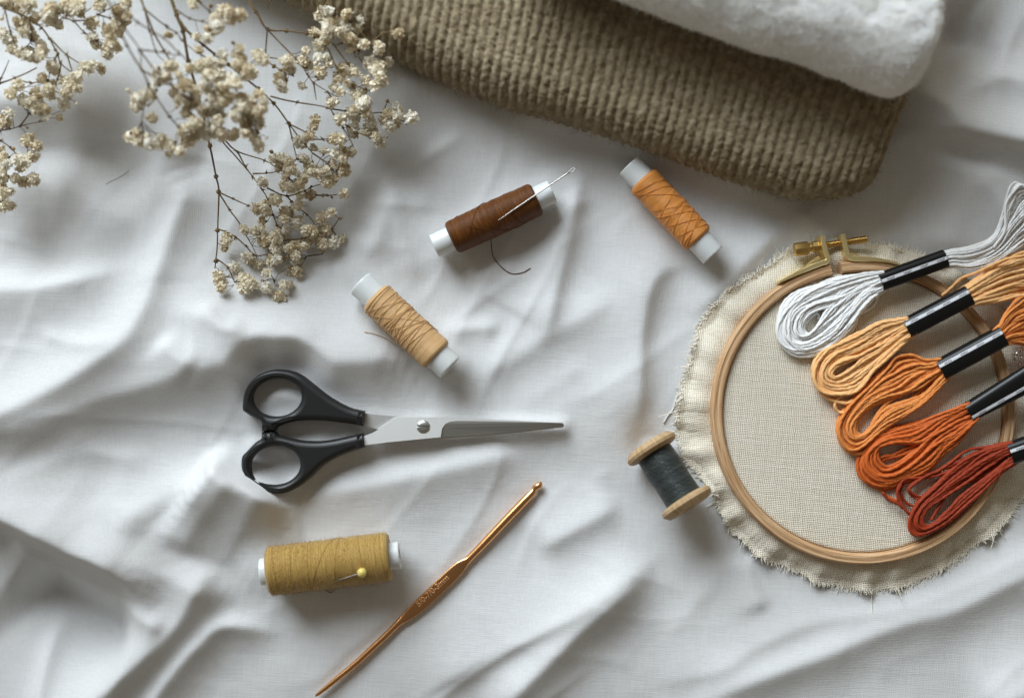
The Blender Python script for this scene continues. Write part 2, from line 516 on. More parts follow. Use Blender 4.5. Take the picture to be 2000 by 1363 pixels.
def ridge(pts, h, wl, wd, pl=2.0, pd=2.0, e0=0.25, e1=0.25):
    """fold with its crest on pts; wl / wd: widths to the left / right of travel (photo: y down)"""
    q = smooth_path(np.array(pts, float), 6)
    t = np.gradient(q, axis=0); t /= np.linalg.norm(t, axis=1, keepdims=True)
    nrm = np.c_[-t[:, 1], t[:, 0]]
    al = np.concatenate([[0], np.cumsum(np.linalg.norm(np.diff(q, axis=0), axis=1))]); al /= al[-1]
    ss = lambda x: np.clip(x, 0, 1) ** 2 * (3 - 2 * np.clip(x, 0, 1))
    hh = K * h * (ss(al / e0) if e0 else 1) * (ss((1 - al) / e1) if e1 else 1)
    R = 2.6 * max(wl, wd)
    x0, x1 = q[:, 0].min() - R, q[:, 0].max() + R
    y0, y1 = q[:, 1].min() - R, q[:, 1].max() + R
    ix = np.where((gx >= x0) & (gx <= x1))[0]; iy = np.where((gy >= y0) & (gy <= y1))[0]
    if not len(ix) or not len(iy): return
    sl = np.s_[iy[0]:iy[-1] + 1, ix[0]:ix[-1] + 1]
    X, Y = GX[sl].ravel(), GY[sl].ravel()
    best = np.full(len(X), 1e12); bi = np.zeros(len(X), int)
    for i in range(len(q)):
        d2 = (X - q[i, 0]) ** 2 + (Y - q[i, 1]) ** 2
        k = d2 < best
        best[k] = d2[k]; bi[k] = i
    d = np.sqrt(best)
    sd = (X - q[bi, 0]) * nrm[bi, 0] + (Y - q[bi, 1]) * nrm[bi, 1]
    # blend the two side widths smoothly where the point lies beyond the ends
    c = np.clip(sd / np.maximum(d, 1e-6), -1, 1)
    k = 0.5 + 0.5 * c
    w = wl * (1 - k) + wd * k
    pw = min(pl, 1.5) * (1 - k) + min(pd, 1.3) * k
    u_ = d / w
    z = hh[bi] * np.exp(-(1.08 * np.sqrt(u_ * u_ + 0.0036)) ** pw)
    HT[sl] += z.reshape(HT[sl].shape)

# left half
K = 1.25
ridge([(-200, 850), (0, 838), (80, 830), (150, 806), (220, 777), (300, 752), (380, 726), (440, 709), (520, 703), (640, 706), (760, 700), (850, 690)], 50, 150, 78, 2, 1.7, 0, 0.12)
ridge([(-60, 818), (30, 806), (110, 770), (190, 722), (262, 668), (298, 605), (322, 530), (345, 455), (368, 385), (378, 310)], 30, 60, 42, 2, 1.8, 0.1, 0.12)
ridge([(-200, 590), (0, 572), (100, 566), (200, 545), (290, 515)], 38, 34, 140, 1.8, 2, 0, 0.3)
ridge([(30, 300), (130, 300), (230, 330), (310, 400)], -22, 80, 80)
ridge([(-100, 395), (60, 372), (130, 375), (220, 420), (300, 470)], 26, 70, 120, 2, 2)
ridge([(400, 330), (354, 300), (272, 227), (182, 118), (136, 60), (90, -10)], 34, 130, 70, 1.6, 2.2, 0.15, 0)
ridge([(-150, 190), (0, 205), (90, 215), (190, 235), (260, 270)], 40, 90, 70)
ridge([(90, 650), (150, 668), (215, 672), (250, 660)], 7, 16, 14)
ridge([(330, 640), (390, 615), (470, 645), (560, 655), (650, 660)], 16, 40, 60)
ridge([(330, 660), (370, 700), (400, 722)], 14, 22, 30)
ridge([(405, 590), (450, 640), (500, 640)], 10, 20, 20)
ridge([(0, 930), (80, 918), (180, 882), (260, 900), (330, 935)], 9, 30, 80)
# fold lying over the scissor ring, and its fan
ridge([(360, 1080), (395, 1020), (430, 975), (470, 925)], 11, 60, 30, 1.8, 1.8, 0.2, 0.1)
ridge([(540, 985), (640, 962), (760, 940), (880, 915), (1000, 888), (1080, 870)], 20, 50, 60, 2, 1.8)
ridge([(240, 1040), (280, 1000), (340, 962), (430, 928)], 20, 50, 60)
# lower left
K = 1.7
ridge([(-150, 930), (0, 985), (90, 1022), (160, 1062), (250, 1105), (335, 1220)], 66, 110, 42, 2, 2.2, 0, 0.3)
ridge([(30, 1040), (125, 1118), (200, 1150), (280, 1190), (345, 1222)], 14, 22, 40, 1.8, 2.0, 0.1, 0.1)
ridge([(20, 1120), (110, 1190), (190, 1235), (270, 1265)], -64, 85, 85)
ridge([(140, 1420), (190, 1363), (265, 1300), (345, 1228), (392, 1160), (425, 1090)], 36, 80, 46, 1.6, 1.9, 0, 0.15)
ridge([(250, 1440), (330, 1330), (400, 1250), (450, 1215), (560, 1240)], 16, 20, 40)
ridge([(80, 1420), (90, 1300), (105, 1200)], 14, 20, 24)
# centre
K = 1.2
ridge([(700, 130), (790, 142), (860, 134), (950, 150), (1040, 178), (1150, 210)], 42, 60, 110, 2, 2)
ridge([(960, 218), (1080, 232), (1190, 258), (1290, 292), (1380, 330), (1480, 372), (1560, 410)], 36, 40, 40, 2, 1.7)
K = 0.95
ridge([(1035, 680), (1068, 640), (1086, 562), (1102, 500), (1116, 440), (1128, 370), (1132, 310)], 26, 80, 22, 2, 1.8)
ridge([(1190, 1000), (1214, 940), (1236, 866), (1246, 797), (1249, 726), (1252, 656), (1268, 570), (1300, 528), (1370, 515)], 34, 110, 24, 2, 1.2, 0.5, 0.25)
ridge([(900, 760), (930, 740), (1000, 700), (1078, 656), (1177, 596), (1210, 560)], 19, 60, 48, 1.5, 1.4)
ridge([(1000, 800), (1032, 783), (1106, 740), (1150, 700)], 7, 40, 40, 1.5, 1.4)
ridge([(860, 660), (900, 645), (950, 640), (980, 650)], 13, 20, 26)
ridge([(1330, 620), (1380, 590), (1430, 540), (1480, 490), (1540, 430)], 30, 60, 28, 2, 1.8)
ridge([(700, 520), (740, 470), (760, 400), (770, 330)], 14, 40, 26)
ridge([(640, 396), (700, 398), (770, 400), (850, 404), (890, 400)], 3.5, 7, 7, 1.5, 1.5)
ridge([(830, 560), (800, 500), (780, 430), (775, 350)], 12, 22, 40)
ridge([(820, 330), (850, 300), (910, 262)], 6, 12, 14, 1.5, 1.5)
ridge([(905, 545), (960, 530), (1020, 510)], 8, 30, 30)
# bottom
K = 1.25
ridge([(780, 1400), (834, 1352), (908, 1304), (1019, 1241), (1130, 1186), (1240, 1112), (1318, 1060)], 18, 90, 26, 2, 1.6)
ridge([(940, 1420), (1037, 1318), (1120, 1236), (1210, 1160), (1290, 1090)], 34, 48, 46, 2, 1.8)
ridge([(1040, 1080), (1096, 1046), (1166, 1008), (1220, 975)], 16, 50, 34)
ridge([(1240, 1350), (1300, 1330), (1405, 1302), (1475, 1258), (1580, 1214), (1700, 1192), (1825, 1160), (2000, 1080), (2150, 1020)], 12, 80, 26, 2, 1.6, 0.2, 0)
ridge([(1300, 1420), (1405, 1352), (1490, 1315), (1615, 1270), (1755, 1214), (1860, 1186), (2000, 1118), (2200, 1060)], 26, 44, 52, 2, 1.8, 0.2, 0)
ridge([(1490, 1200), (1468, 1140), (1454, 1072)], 12, 40, 20)
ridge([(1900, 1400), (2010, 1340), (2150, 1300)], 26, 70, 60)
# upper right
K = 1.5
ridge([(1700, 215), (1756, 232), (1816, 249), (1886, 268), (2000, 292), (2200, 320)], 50, 90, 30, 2, 1.7, 0.2, 0)
ridge([(1838, 520), (1850, 470), (1870, 380), (1888, 310)], 22, 90, 90, 1.5, 1.3, 0.25, 0.15)
ridge([(1880, 330), (1915, 370), (1960, 420), (2010, 470)], 12, 60, 30)
ridge([(1830, 20), (1880, 80), (1960, 110)], -24, 70, 70)
ridge([(1840, 120), (1900, 150), (1970, 165), (2100, 200)], 16, 50, 50)
ridge([(1640, 480), (1580, 430), (1560, 400)], 14, 30, 30)

def blur(A, sg):
    r = int(3 * sg) + 1
    k = np.exp(-0.5 * (np.arange(-r, r + 1) / sg) ** 2); k /= k.sum()
    for ax_ in (0, 1):
        pd = [(0, 0), (0, 0)]; pd[ax_] = (r, r)
        B_ = np.pad(A, pd, mode='edge')
        A = sum(k[i] * (B_[i:i + A.shape[0]] if ax_ == 0 else B_[:, i:i + A.shape[1]]) for i in range(2 * r + 1))
    return A
crs = np.random.default_rng(21)
K = 1.0
for _ in range(70):      # small pressed creases left from folding
    x, y = crs.uniform(-200, 2200), crs.uniform(-200, 1550)
    a_ = crs.choice([0.15, -0.55, -0.95, 1.45]) + crs.normal(0, 0.25)
    L_ = crs.uniform(60, 240); bd = crs.normal(0, 0.16) * L_
    ca, sa = math.cos(a_), math.sin(a_)
    ridge([(x - ca * L_ / 2, y - sa * L_ / 2), (x + sa * bd, y - ca * bd), (x + ca * L_ / 2, y + sa * L_ / 2)], crs.uniform(1.5, 4.6), crs.uniform(10, 40), crs.uniform(6, 22), 1.3, 1.2, 0.5, 0.5)
HT = blur(HT, 0.75)
HT += 4.0 * fbm(GX / 210, GY / 210, 0.3, 2) + 0.6 * fbm(GX / 60, GY / 70, 4.1, 2)
# long crisp creases running with the drape
for an_, lu, lv, am, sd_ in ((-0.62, 620, 120, 6.2, 0.7), (-1.05, 480, 105, 4.2, 6.2), (0.18, 440, 100, 3.0, 11.4)):
    u_ = GX * math.cos(an_) + GY * math.sin(an_); v_ = -GX * math.sin(an_) + GY * math.cos(an_)
    v_ = v_ + 40 * vnoise(u_ / 300, v_ / 300, sd_ + 3)
    nz_ = vnoise(u_ / lu + 5, v_ / lv + 9, sd_)
    msk = np.clip(0.55 + 1.1 * vnoise(GX / 330 + 2, GY / 330 + 7, sd_ + 1.5), 0, 1) ** 1.3
    # one-sided: a steep face towards the room, a long slope towards the window
    HT += am * msk * np.where(nz_ > 0, np.exp(-nz_ / 0.34), np.exp(nz_ / 0.13))
# faint pressed wrinkles
wr = fbm(GX / 130 + 3, GY / 130, 9.2, 2)
HT += 0.5 * np.exp(-(np.abs(wr) / 0.06) ** 1.2)
wr = fbm(GX / 200 + 13, GY / 90, 5.2, 2)
HT += 0.5 * np.exp(-(np.abs(wr) / 0.05) ** 1.2)

def samp(px, py, A=None):
    A = HT if A is None else A
    px, py = np.asarray(px, float), np.asarray(py, float)
    fx = np.clip((px - gx[0]) / STEP, 0, len(gx) - 1.001); fy = np.clip((py - gy[0]) / STEP, 0, len(gy) - 1.001)
    ix, iy = fx.astype(int), fy.astype(int); fx, fy = fx - ix, fy - iy
    return (A[iy, ix] * (1 - fx) + A[iy, ix + 1] * fx) * (1 - fy) + (A[iy + 1, ix] * (1 - fx) + A[iy + 1, ix + 1] * fx) * fy

def settle(a, b, r, za, zb, soft=1.0, slope=0.6, lift=True):
    """let the sheet give way under something lying from a to b (half-width r) with its underside at za..zb"""
    a, b = np.array(a, float), np.array(b, float)
    x0, x1 = min(a[0], b[0]) - 4 * r - 40, max(a[0], b[0]) + 4 * r + 40
    y0, y1 = min(a[1], b[1]) - 4 * r - 40, max(a[1], b[1]) + 4 * r + 40
    ix = np.where((gx >= x0) & (gx <= x1))[0]; iy = np.where((gy >= y0) & (gy <= y1))[0]
    sl = np.s_[iy[0]:iy[-1] + 1, ix[0]:ix[-1] + 1]
    X, Y = GX[sl], GY[sl]
    ab = b - a; L2 = max(ab @ ab, 1e-6)
    t = np.clip(((X - a[0]) * ab[0] + (Y - a[1]) * ab[1]) / L2, 0, 1)
    d = np.hypot(X - a[0] - t * ab[0], Y - a[1] - t * ab[1])
    z = za + (zb - za) * t
    h = HT[sl]
    if lift:
        w = np.exp(-(d / (soft * r)) ** 2)
        h = h * (1 - w) + (z - 1) * w
    cap = z - 0.5 + np.maximum(0, d - 0.55 * r) * slope
    k = 6.0
    m = np.minimum(h, cap)
    s = np.clip(0.5 + 0.5 * (cap - h) / k, 0, 1)
    h2 = cap * (1 - s) + h * s - k * s * (1 - s)
    HT[sl] = np.minimum(h2, m + 0.5)

def zmean(pts): return float(np.mean([samp(*p) for p in pts]))

# rest heights ---------------------------------------------------------------
HOOP = (1687.0, 806.0)
Z_HOOP = 8.0
settle(HOOP, HOOP, 330, Z_HOOP, Z_HOOP, 1.0, 0.7)
for a, b in (((500, -60), (1000, 60)), ((1000, 60), (1660, 250))):
    settle(a, b, 150, 4, 4, 0.7, 0.6)

def spool_rest(a, b, r, tilt=0.0):
    """returns the heights of both axis ends and lets the sheet settle"""
    a, b = np.array(a, float), np.array(b, float)
    ts = np.linspace(0.05, 0.95, 9)
    hs = np.array([samp(*(a + (b - a) * t)) for t in ts])
    k = np.polyfit(ts, hs, 1)
    za, zb = k[1] - tilt / 2 + 9, k[0] + k[1] + tilt / 2 + 9
    settle(a, b, r, za, zb)
    return za + r, zb + r

SP = {}
SP['brown'] = spool_rest((848, 481), (1079, 374), 34)
SP['orange'] = spool_rest((1229, 323), (1393, 498), 32, 18)
SP['tan'] = spool_rest((705, 555), (878, 717), 34, 40)
SP['gold'] = spool_rest((512, 1116), (779, 1084), 46, -14)
SP['green'] = spool_rest((1274, 878), (1339, 979), 54, 30)

Z_SC = zmean([(540, 790), (620, 800), (700, 820), (800, 830), (950, 830), (1080, 830), (620, 890), (690, 865)]) + 8
for a, b, r in (((500, 790), (530, 740), 22), ((530, 740), (585, 740), 22), ((585, 740), (640, 790), 28), ((640, 790), (710, 815), 24), ((520, 810), (560, 820), 20), ((560, 820), (700, 815), 20),
                ((500, 870), (560, 865), 18), ((560, 868), (630, 870), 20), ((620, 890), (710, 862), 22), ((590, 940), (640, 890), 20),
                ((700, 845), (850, 835), 26), ((850, 835), (1095, 831), 18)):
    settle(a, b, r, Z_SC, Z_SC, 1.0, 0.8)
hk = [(1056, 945), (1000, 1003), (912, 1088), (845, 1145), (785, 1208), (690, 1290), (620, 1358)]
kf = np.polyfit([p[0] for p in hk], [samp(*p) for p in hk], 1)
ZH = lambda px: kf[0] * px + kf[1]
for i in range(len(hk) - 1):
    settle(hk[i], hk[i + 1], 16, ZH(hk[i][0]), ZH(hk[i + 1][0]), 1.0, 0.7)

# the fold that laps over the lower scissor ring
K = 1.5
ridge([(401, 885), (448, 918), (488, 940.5), (526, 966.5), (562, 989), (604, 993)], 59, 27, 105, 2.4, 2.0, 0.2, 0.42)
HT = blur(HT, 0.7)
b = MB()
G = np.stack([GX - CX, -(GY - CY), HT], -1)
b.grid(G, flip=False)
sheet = b.build('cotton_sheet', m_sheet)
tag(sheet, 'white crumpled cotton sheet spread under all the sewing things', 'sheet')

# ------------------------------------------------------------------ folded knitwear
def folded(front, back_dir, zc, T, depth, cap_w, step, disp, flare=0.0, left_cap=False):
    """a folded textile: front edge (photo points at mid height), stadium cross-section running back"""
    f = smooth_path(PL([(x, y, zc) for x, y in front]), step)[:, :2]
    # resample evenly
    al = np.concatenate([[0], np.cumsum(np.linalg.norm(np.diff(f, axis=0), axis=1))])
    n = int(al[-1] / step)
    s = np.linspace(0, al[-1], n)
    f = np.c_[np.interp(s, al, f[:, 0]), np.interp(s, al, f[:, 1])]
    R = T / 2
    arc = np.pi * R
    lens = [depth * 0.35, arc, depth]
    tot = sum(lens)
    m = int(tot / step)
    q = np.linspace(0, tot, m)
    prof = np.zeros((m, 2)); nrm = np.zeros((m, 2))
    for i, l in enumerate(q):
        if l < lens[0]:
            prof[i] = (R + lens[0] - l, -R); nrm[i] = (0, -1)
        elif l < lens[0] + arc:
            a = (l - lens[0]) / R
            prof[i] = (R - R * np.sin(a), -R * np.cos(a)); nrm[i] = (-np.sin(a), -np.cos(a))
        else:
            prof[i] = (R + l - lens[0] - arc, R); nrm[i] = (0, 1)
    end = np.clip((al[-1] - s) / cap_w, 0, 1)
    ev = np.sqrt(np.maximum(1 - (1 - end) ** 2, 0))
    ev = np.maximum(ev, 0.02)
    d0 = np.array(back_dir[0], float); d1 = np.array(back_dir[1], float)
    w = (s / al[-1])[:, None]
    dv = d0 * (1 - w) + d1 * w
    dv /= np.linalg.norm(dv, axis=1, keepdims=True)
    dv = dv * np.array([1, -1])
    X = f[:, None, 0] + dv[:, None, 0] * prof[None, :, 0]
    Y = f[:, None, 1] + dv[:, None, 1] * prof[None, :, 0]
    Z = zc + prof[None, :, 1] * ev[:, None]
    G = np.stack([X, Y, np.broadcast_to(Z, X.shape)], -1)
    # normals, then displacement along them
    du = np.gradient(G, axis=0); dw = np.gradient(G, axis=1)
    nn = np.cross(du, dw); nn /= np.maximum(np.linalg.norm(nn, axis=2, keepdims=True), 1e-9)
    if nn[n // 2, -5, 2] < 0: nn = -nn
    D = disp(s[:, None], q[None, :], X, Y)
    G = G + nn * D[..., None]
    return G, nn

def knit_disp(s, q, X, Y):
    # columns follow lines of constant foot along the rib direction: use across-coordinate of the plan
    col = (s * 0.94) / 17.5 + 0.18 * vnoise(s / 160, q / 160, 2.0) + 0.05 * vnoise(s / 40, q / 30, 7.0)
    fc = col - np.floor(col)
    row = q / 7.4 + 0.5 * (np.floor(col) % 2) + 0.25 * vnoise(s / 50, q / 50, 4.0)
    rib = np.abs(np.sin(np.pi * fc)) ** 0.7
    vee = row + 0.75 * np.abs(2 * fc - 1)
    st = 0.5 + 0.5 * np.cos(2 * np.pi * vee)
    big = 5 * fbm(s / 260, q / 200, 1.0, 2)
    return 5.2 * rib + 1.9 * st * (0.45 + 0.55 * rib) + big + 1.7 * vnoise(s / 7, q / 6, 3.0) + 1.5 * vnoise(s / 3.5, q / 3.5, 13.0)

sw_front = [(250, -160), (420, -75), (575, 0), (700, 66), (870, 158), (1000, 210), (1200, 272), (1400, 340), (1530, 378), (1600, 386), (1655, 380), (1694, 362), (1712, 335)]
T_SW, Z_SW = 130.0, 72.0
G, nn = folded(sw_front, ((0.10, -0.99), (0.30, -0.95)), Z_SW, T_SW, 640, 75, 2.9, knit_disp)
sweater = thing('knit_sweater', 'folded brown ribbed knit lying under the white fleece', 'sweater', loc=tuple(P(1200, 200, 0)))
b = MB(); b.grid(G)
b.build('knit_fabric', m_knit, sweater)
ni, nj = G.shape[:2]
j0 = int(nj * 0.24)
k = 16000
ii = rng.integers(int(ni * 0.1), ni, k); jj = rng.integers(j0, int(nj * 0.8), k)
hair('wool_fuzz', G[ii, jj], nn[ii, jj] * 0.6 + rng.normal(0, 0.6, (k, 3)), rng.uniform(4, 12, k), 0.20, m_knit_fuzz, sweater, 5, 0.6, 'stuff')

def fleece_disp(s, q, X, Y):
    return 7 * fbm(s / 150, q / 150, 1.0, 2) + 2.0 * fbm(s / 30, q / 22, 6.0, 3)
fl_front = [(1000, -95), (1120, -45), (1235, 0), (1400, 64), (1540, 120), (1640, 158), (1705, 182), (1745, 190), (1780, 172), (1800, 145)]
T_FL, Z_FL = 185.0, 232.0
G, nn = folded(fl_front, ((0.15, -0.98), (0.14, -0.99)), Z_FL, T_FL, 420, 42, 3.6, fleece_disp)
fleece = thing('fleece_blanket', 'fluffy white fleece folded on top of the brown knit', 'blanket', loc=tuple(P(1500, 60, 137)))
b = MB(); b.grid(G)
b.build('fleece_fabric', m_fleece, fleece)
ni, nj = G.shape[:2]
k = 90000
ii = rng.integers(0, ni, k); jj = rng.integers(int(nj * 0.18), nj, k)
hair('fleece_pile', G[ii, jj], nn[ii, jj] * 0.8 + rng.normal(0, 0.6, (k, 3)), rng.uniform(1.5, 3.8, k), 0.26, m_fleece_fuzz, fleece, 4, 0.7, 'stuff')

# ------------------------------------------------------------------ embroidery hoop and its linen
hx, hy = HOOP
hc = P(hx, hy, 50)
RO = 297.0 * (1 - 50 / H)
ZT = Z_HOOP + 46            # top of the wooden ring
hoop = thing('embroidery_hoop', 'round beech embroidery hoop with brass screw holding beige linen', 'embroidery hoop', loc=(hc[0], hc[1], Z_HOOP))
def ang(px, py, z=50):
    p = P(px, py, z); return math.atan2(p[1] - hc[1], p[0] - hc[0])
a_left = ang(1623, 524); a_right = ang(1643, 521)
th = np.linspace(a_left, a_right + 2 * math.pi, 420)
wr_, hr_ = 11.0, 21.0
cs = np.linspace(0, 2 * np.pi, 60, endpoint=False)
pw = 0.42
cr = np.sign(np.cos(cs)) * np.abs(np.cos(cs)) ** pw * wr_
cz = np.sign(np.sin(cs)) * np.abs(np.sin(cs)) ** 0.6 * hr_
rm = RO - wr_
groove = np.exp(-((cr - 4.0) / 1.3) ** 2) * (cz > 5) * 2.2
cz = cz - groove
Gr = np.stack([hc[0] + (rm + cr[None]) * np.cos(th)[:, None], hc[1] + (rm + cr[None]) * np.sin(th)[:, None], np.broadcast_to((ZT - hr_ + cz)[None], (len(th), 60))], -1)
U = np.stack([np.broadcast_to((th * RO)[:, None], Gr.shape[:2]), np.broadcast_to(cr[None] * 1.0, Gr.shape[:2]), np.broadcast_to(cz[None], Gr.shape[:2])], -1)
b = MB(); b.grid(Gr, wrap_v=True, wuv=U)
for row, fl in ((0, False), (-1, True)):
    idx = np.array([[0, i, i + 1] for i in range(1, 59)])
    b.add(Gr[row], tris=idx[:, ::-1] if fl else idx, wuv=U[row])
b.build('outer_ring', m_beech, hoop)

# linen: disc inside, down between the rings, ruffled skirt outside
edge = [(260, 770), (255, 700), (265, 640), (285, 560), (308, 480), (328, 400), (360, 345), (400, 300), (432, 262), (480, 235), (540, 195), (600, 160), (645, 128), (700, 100), (770, 92), (850, 90), (920, 93), (1000, 105), (1080, 128), (1150, 160),
        (1240, 200), (1330, 260), (1420, 340), (1500, 450), (1545, 560), (1568, 680), (1572, 800), (1545, 900),
        (1500, 965), (1440, 1040), (1400, 1085), (1350, 1125), (1300, 1160), (1260, 1195), (1200, 1235), (1130, 1270), (1050, 1305), (950, 1316), (870, 1310), (800, 1300), (730, 1285), (690, 1252), (640, 1230), (590, 1220), (530, 1190), (500, 1150), (450, 1110), (420, 1070), (400, 1010), (375, 960), (330, 910), (290, 870), (268, 810)]
ep = np.array([P(1180 + .5575 * x, 420 + .5575 * y, 22)[:2] for x, y in edge])
ea = np.arctan2(ep[:, 1] - hc[1], ep[:, 0] - hc[0]); er = np.hypot(ep[:, 0] - hc[0], ep[:, 1] - hc[1])
o_ = np.argsort(ea); ea, er = ea[o_], er[o_]
nth = 900
TH = np.linspace(-np.pi, np.pi, nth, endpoint=False)
RE = np.interp(TH, np.r_[ea[-1] - 2 * np.pi, ea, ea[0] + 2 * np.pi], np.r_[er[-1], er, er[0]])
RE = RE + 2.0 * vnoise(TH * 60, 0.3) + 1.5 * vnoise(TH * 140, 3.3)
rin = RO - 2 * wr_ + 1
rows, zz = [], []
for r in np.r_[np.linspace(2, rin - 4, 50), rin - 1.5]:
    rows.append(np.full(nth, r)); zz.append(np.full(nth, ZT - 11.0 - (3 if r > rin - 2 else 0)))
rows.append(np.full(nth, rin + 1)); zz.append(np.full(nth, Z_HOOP + 8))
ruf = 0.55 * np.sin(TH * 13 + 2.0 * np.sin(TH * 3)) + 0.5 * np.sin(TH * 23 + 1.5 * np.sin(TH * 5 + 1)) + 0.3 * vnoise(TH * 9, 1.7)
for f_ in np.linspace(0, 1, 26):
    r = (rin + 6) + (RE - rin - 6) * f_
    base = Z_HOOP + 10 + 12 * np.sin(min(1, f_ * 1.25) * np.pi) * 0.9
    amp = 11.5 * f_ ** 0.8
    env = Z_HOOP + 14
    z = base + amp * (ruf + 0.25 * np.sin(TH * 41 + f_ * 2)) - 4 * f_
    rows.append(r); zz.append(z)
RR, ZZ = np.array(rows), np.array(zz)
LX = hc[0] + RR * np.cos(TH)[None]; LY = hc[1] + RR * np.sin(TH)[None]
flo = samp(LX + CX, CY - LY)
out = RR > rin + 3
ZZ = np.where(out, np.maximum(ZZ, flo + 3.0), ZZ)
b = MB()
b.grid(np.stack([LX, LY, ZZ], -1).transpose(1, 0, 2), wrap_u=True, flip=True)
linen = thing('linen_cloth', 'round beige linen stretched in the hoop with a frayed ruffled edge', 'linen cloth', loc=(hc[0], hc[1], Z_HOOP))
b.build('woven_fabric', m_linen, linen)
b = MB()
for i in range(1500):
    t_ = rng.uniform(-np.pi, np.pi)
    k = int((t_ + np.pi) / (2 * np.pi) * nth) % nth
    p0 = np.array([LX[-1, k], LY[-1, k], ZZ[-1, k]])
    dr = np.array([math.cos(t_), math.sin(t_), 0])
    # threads leave along the warp or the weft
    ax = np.array([1.0, 0.1, 0]) if abs(dr[0]) > abs(dr[1]) * rng.uniform(0.6, 1.7) else np.array([-0.1, 1.0, 0])
    ax = ax * np.sign(ax @ dr) + rng.normal(0, 0.35, 3) * np.array([1, 1, 0.5])
    L = rng.uniform(2, 8) if rng.random() < 0.97 else rng.uniform(10, 22)
    bend = rng.normal(0, 0.25, 3)
    pts = [p0 - ax * 4 + np.array([0, 0, 0.5])]
    for s_ in (0.33, 0.66, 1.0):
        q_ = p0 + ax * L * s_ + bend * L * s_ ** 2
        q_[2] = max(q_[2], samp(q_[0] + CX, CY - q_[1]) + 1.5)
        pts.append(q_)
    b.tube(pts, np.linspace(0.95, 0.6, 4), 4, caps=False)
b.build('frayed_edge', m_fray, linen)['kind'] = 'stuff'

# brass fittings
def strip(path_px, half_t, z0, z1, mb):
    """flat metal strip standing on edge"""
    p = smooth_path(PL([(x, y, (z0 + z1) / 2) for x, y in path_px]), 2.5)[:, :2]
    t = np.gradient(p, axis=0); t /= np.linalg.norm(t, axis=1, keepdims=True)
    n = np.c_[-t[:, 1], t[:, 0]]
    hw = np.broadcast_to(half_t, (len(p),)) if np.ndim(half_t) == 0 else np.interp(np.linspace(0, 1, len(p)), np.linspace(0, 1, len(half_t)), half_t)
    c = 1.4
    sec = []
    for (sx_, zz_) in ((-1, z0), (-1, z1 - c), (-0.7, z1), (0.7, z1), (1, z1 - c), (1, z0)):
        sec.append(np.c_[p + n * (hw * sx_)[:, None], np.full(len(p), zz_)])
    G_ = np.stack(sec, 1)
    mb.grid(G_, wrap_v=True)
    for row, fl in ((0, 0), (-1, 1)):
        idx = np.array([[0, i, i + 1] for i in range(1, 5)])
        mb.add(G_[row], tris=idx[:, ::-1] if fl else idx)
for foot, lug in (([(1602.5, 462), (1605, 478), (1609, 494), (1613, 507), (1609, 513), (1600, 515.5), (1580, 523), (1550, 537), (1519, 552)], [(1598, 504), (1584, 512), (1572, 520)]),
                  ([(1641, 459), (1645, 476), (1649, 492), (1654, 503), (1662, 506.5), (1680, 507), (1705, 508.5), (1730, 512), (1752, 518)], [(1658, 496), (1668, 500), (1680, 501.5)])):
    b = MB()
    strip(foot, [4.6, 4.6, 4.6, 4.8, 5.2, 4.4, 3.4, 2.6, 1.8], ZT - 34, ZT + 4, b)
    strip(lug, [3.2, 2.6, 0.6], ZT - 30, ZT - 6, b)
    o = b.build('bracket', m_brass, hoop); sharp(o.data, 40)
zs = ZT - 14
b = MB()
pa, pb = P(1596, 481, zs), P(1694, 466.5, zs)
n_ = 260
pth = pa + (pb - pa) * np.linspace(0, 1, n_)[:, None]
rad = 6.0 + 0.8 * np.sin(np.arange(n_) * 2 * np.pi / 7.2); rad[-6:] = np.linspace(6, 4, 6)
b.tube(pth, rad, 16)
screw = b.build('adjusting_screw', m_brass_dull, hoop)
b = MB()
pa, pb = P(1550, 488.5, zs), P(1601, 480.5, zs)
prof = [(0, 8), (0.02, 11.5), (0.05, 13), (0.52, 13), (0.56, 12), (0.60, 8), (0.68, 8), (0.72, 11), (0.94, 11), (0.97, 9.5), (1.0, 8)]
pth = np.array([pa + (pb - pa) * t for t, _ in prof])
b.tube(pth, [r for _, r in prof], 8)
o = b.build('thumb_nut', m_brass_dull, screw); sharp(o.data, 25)

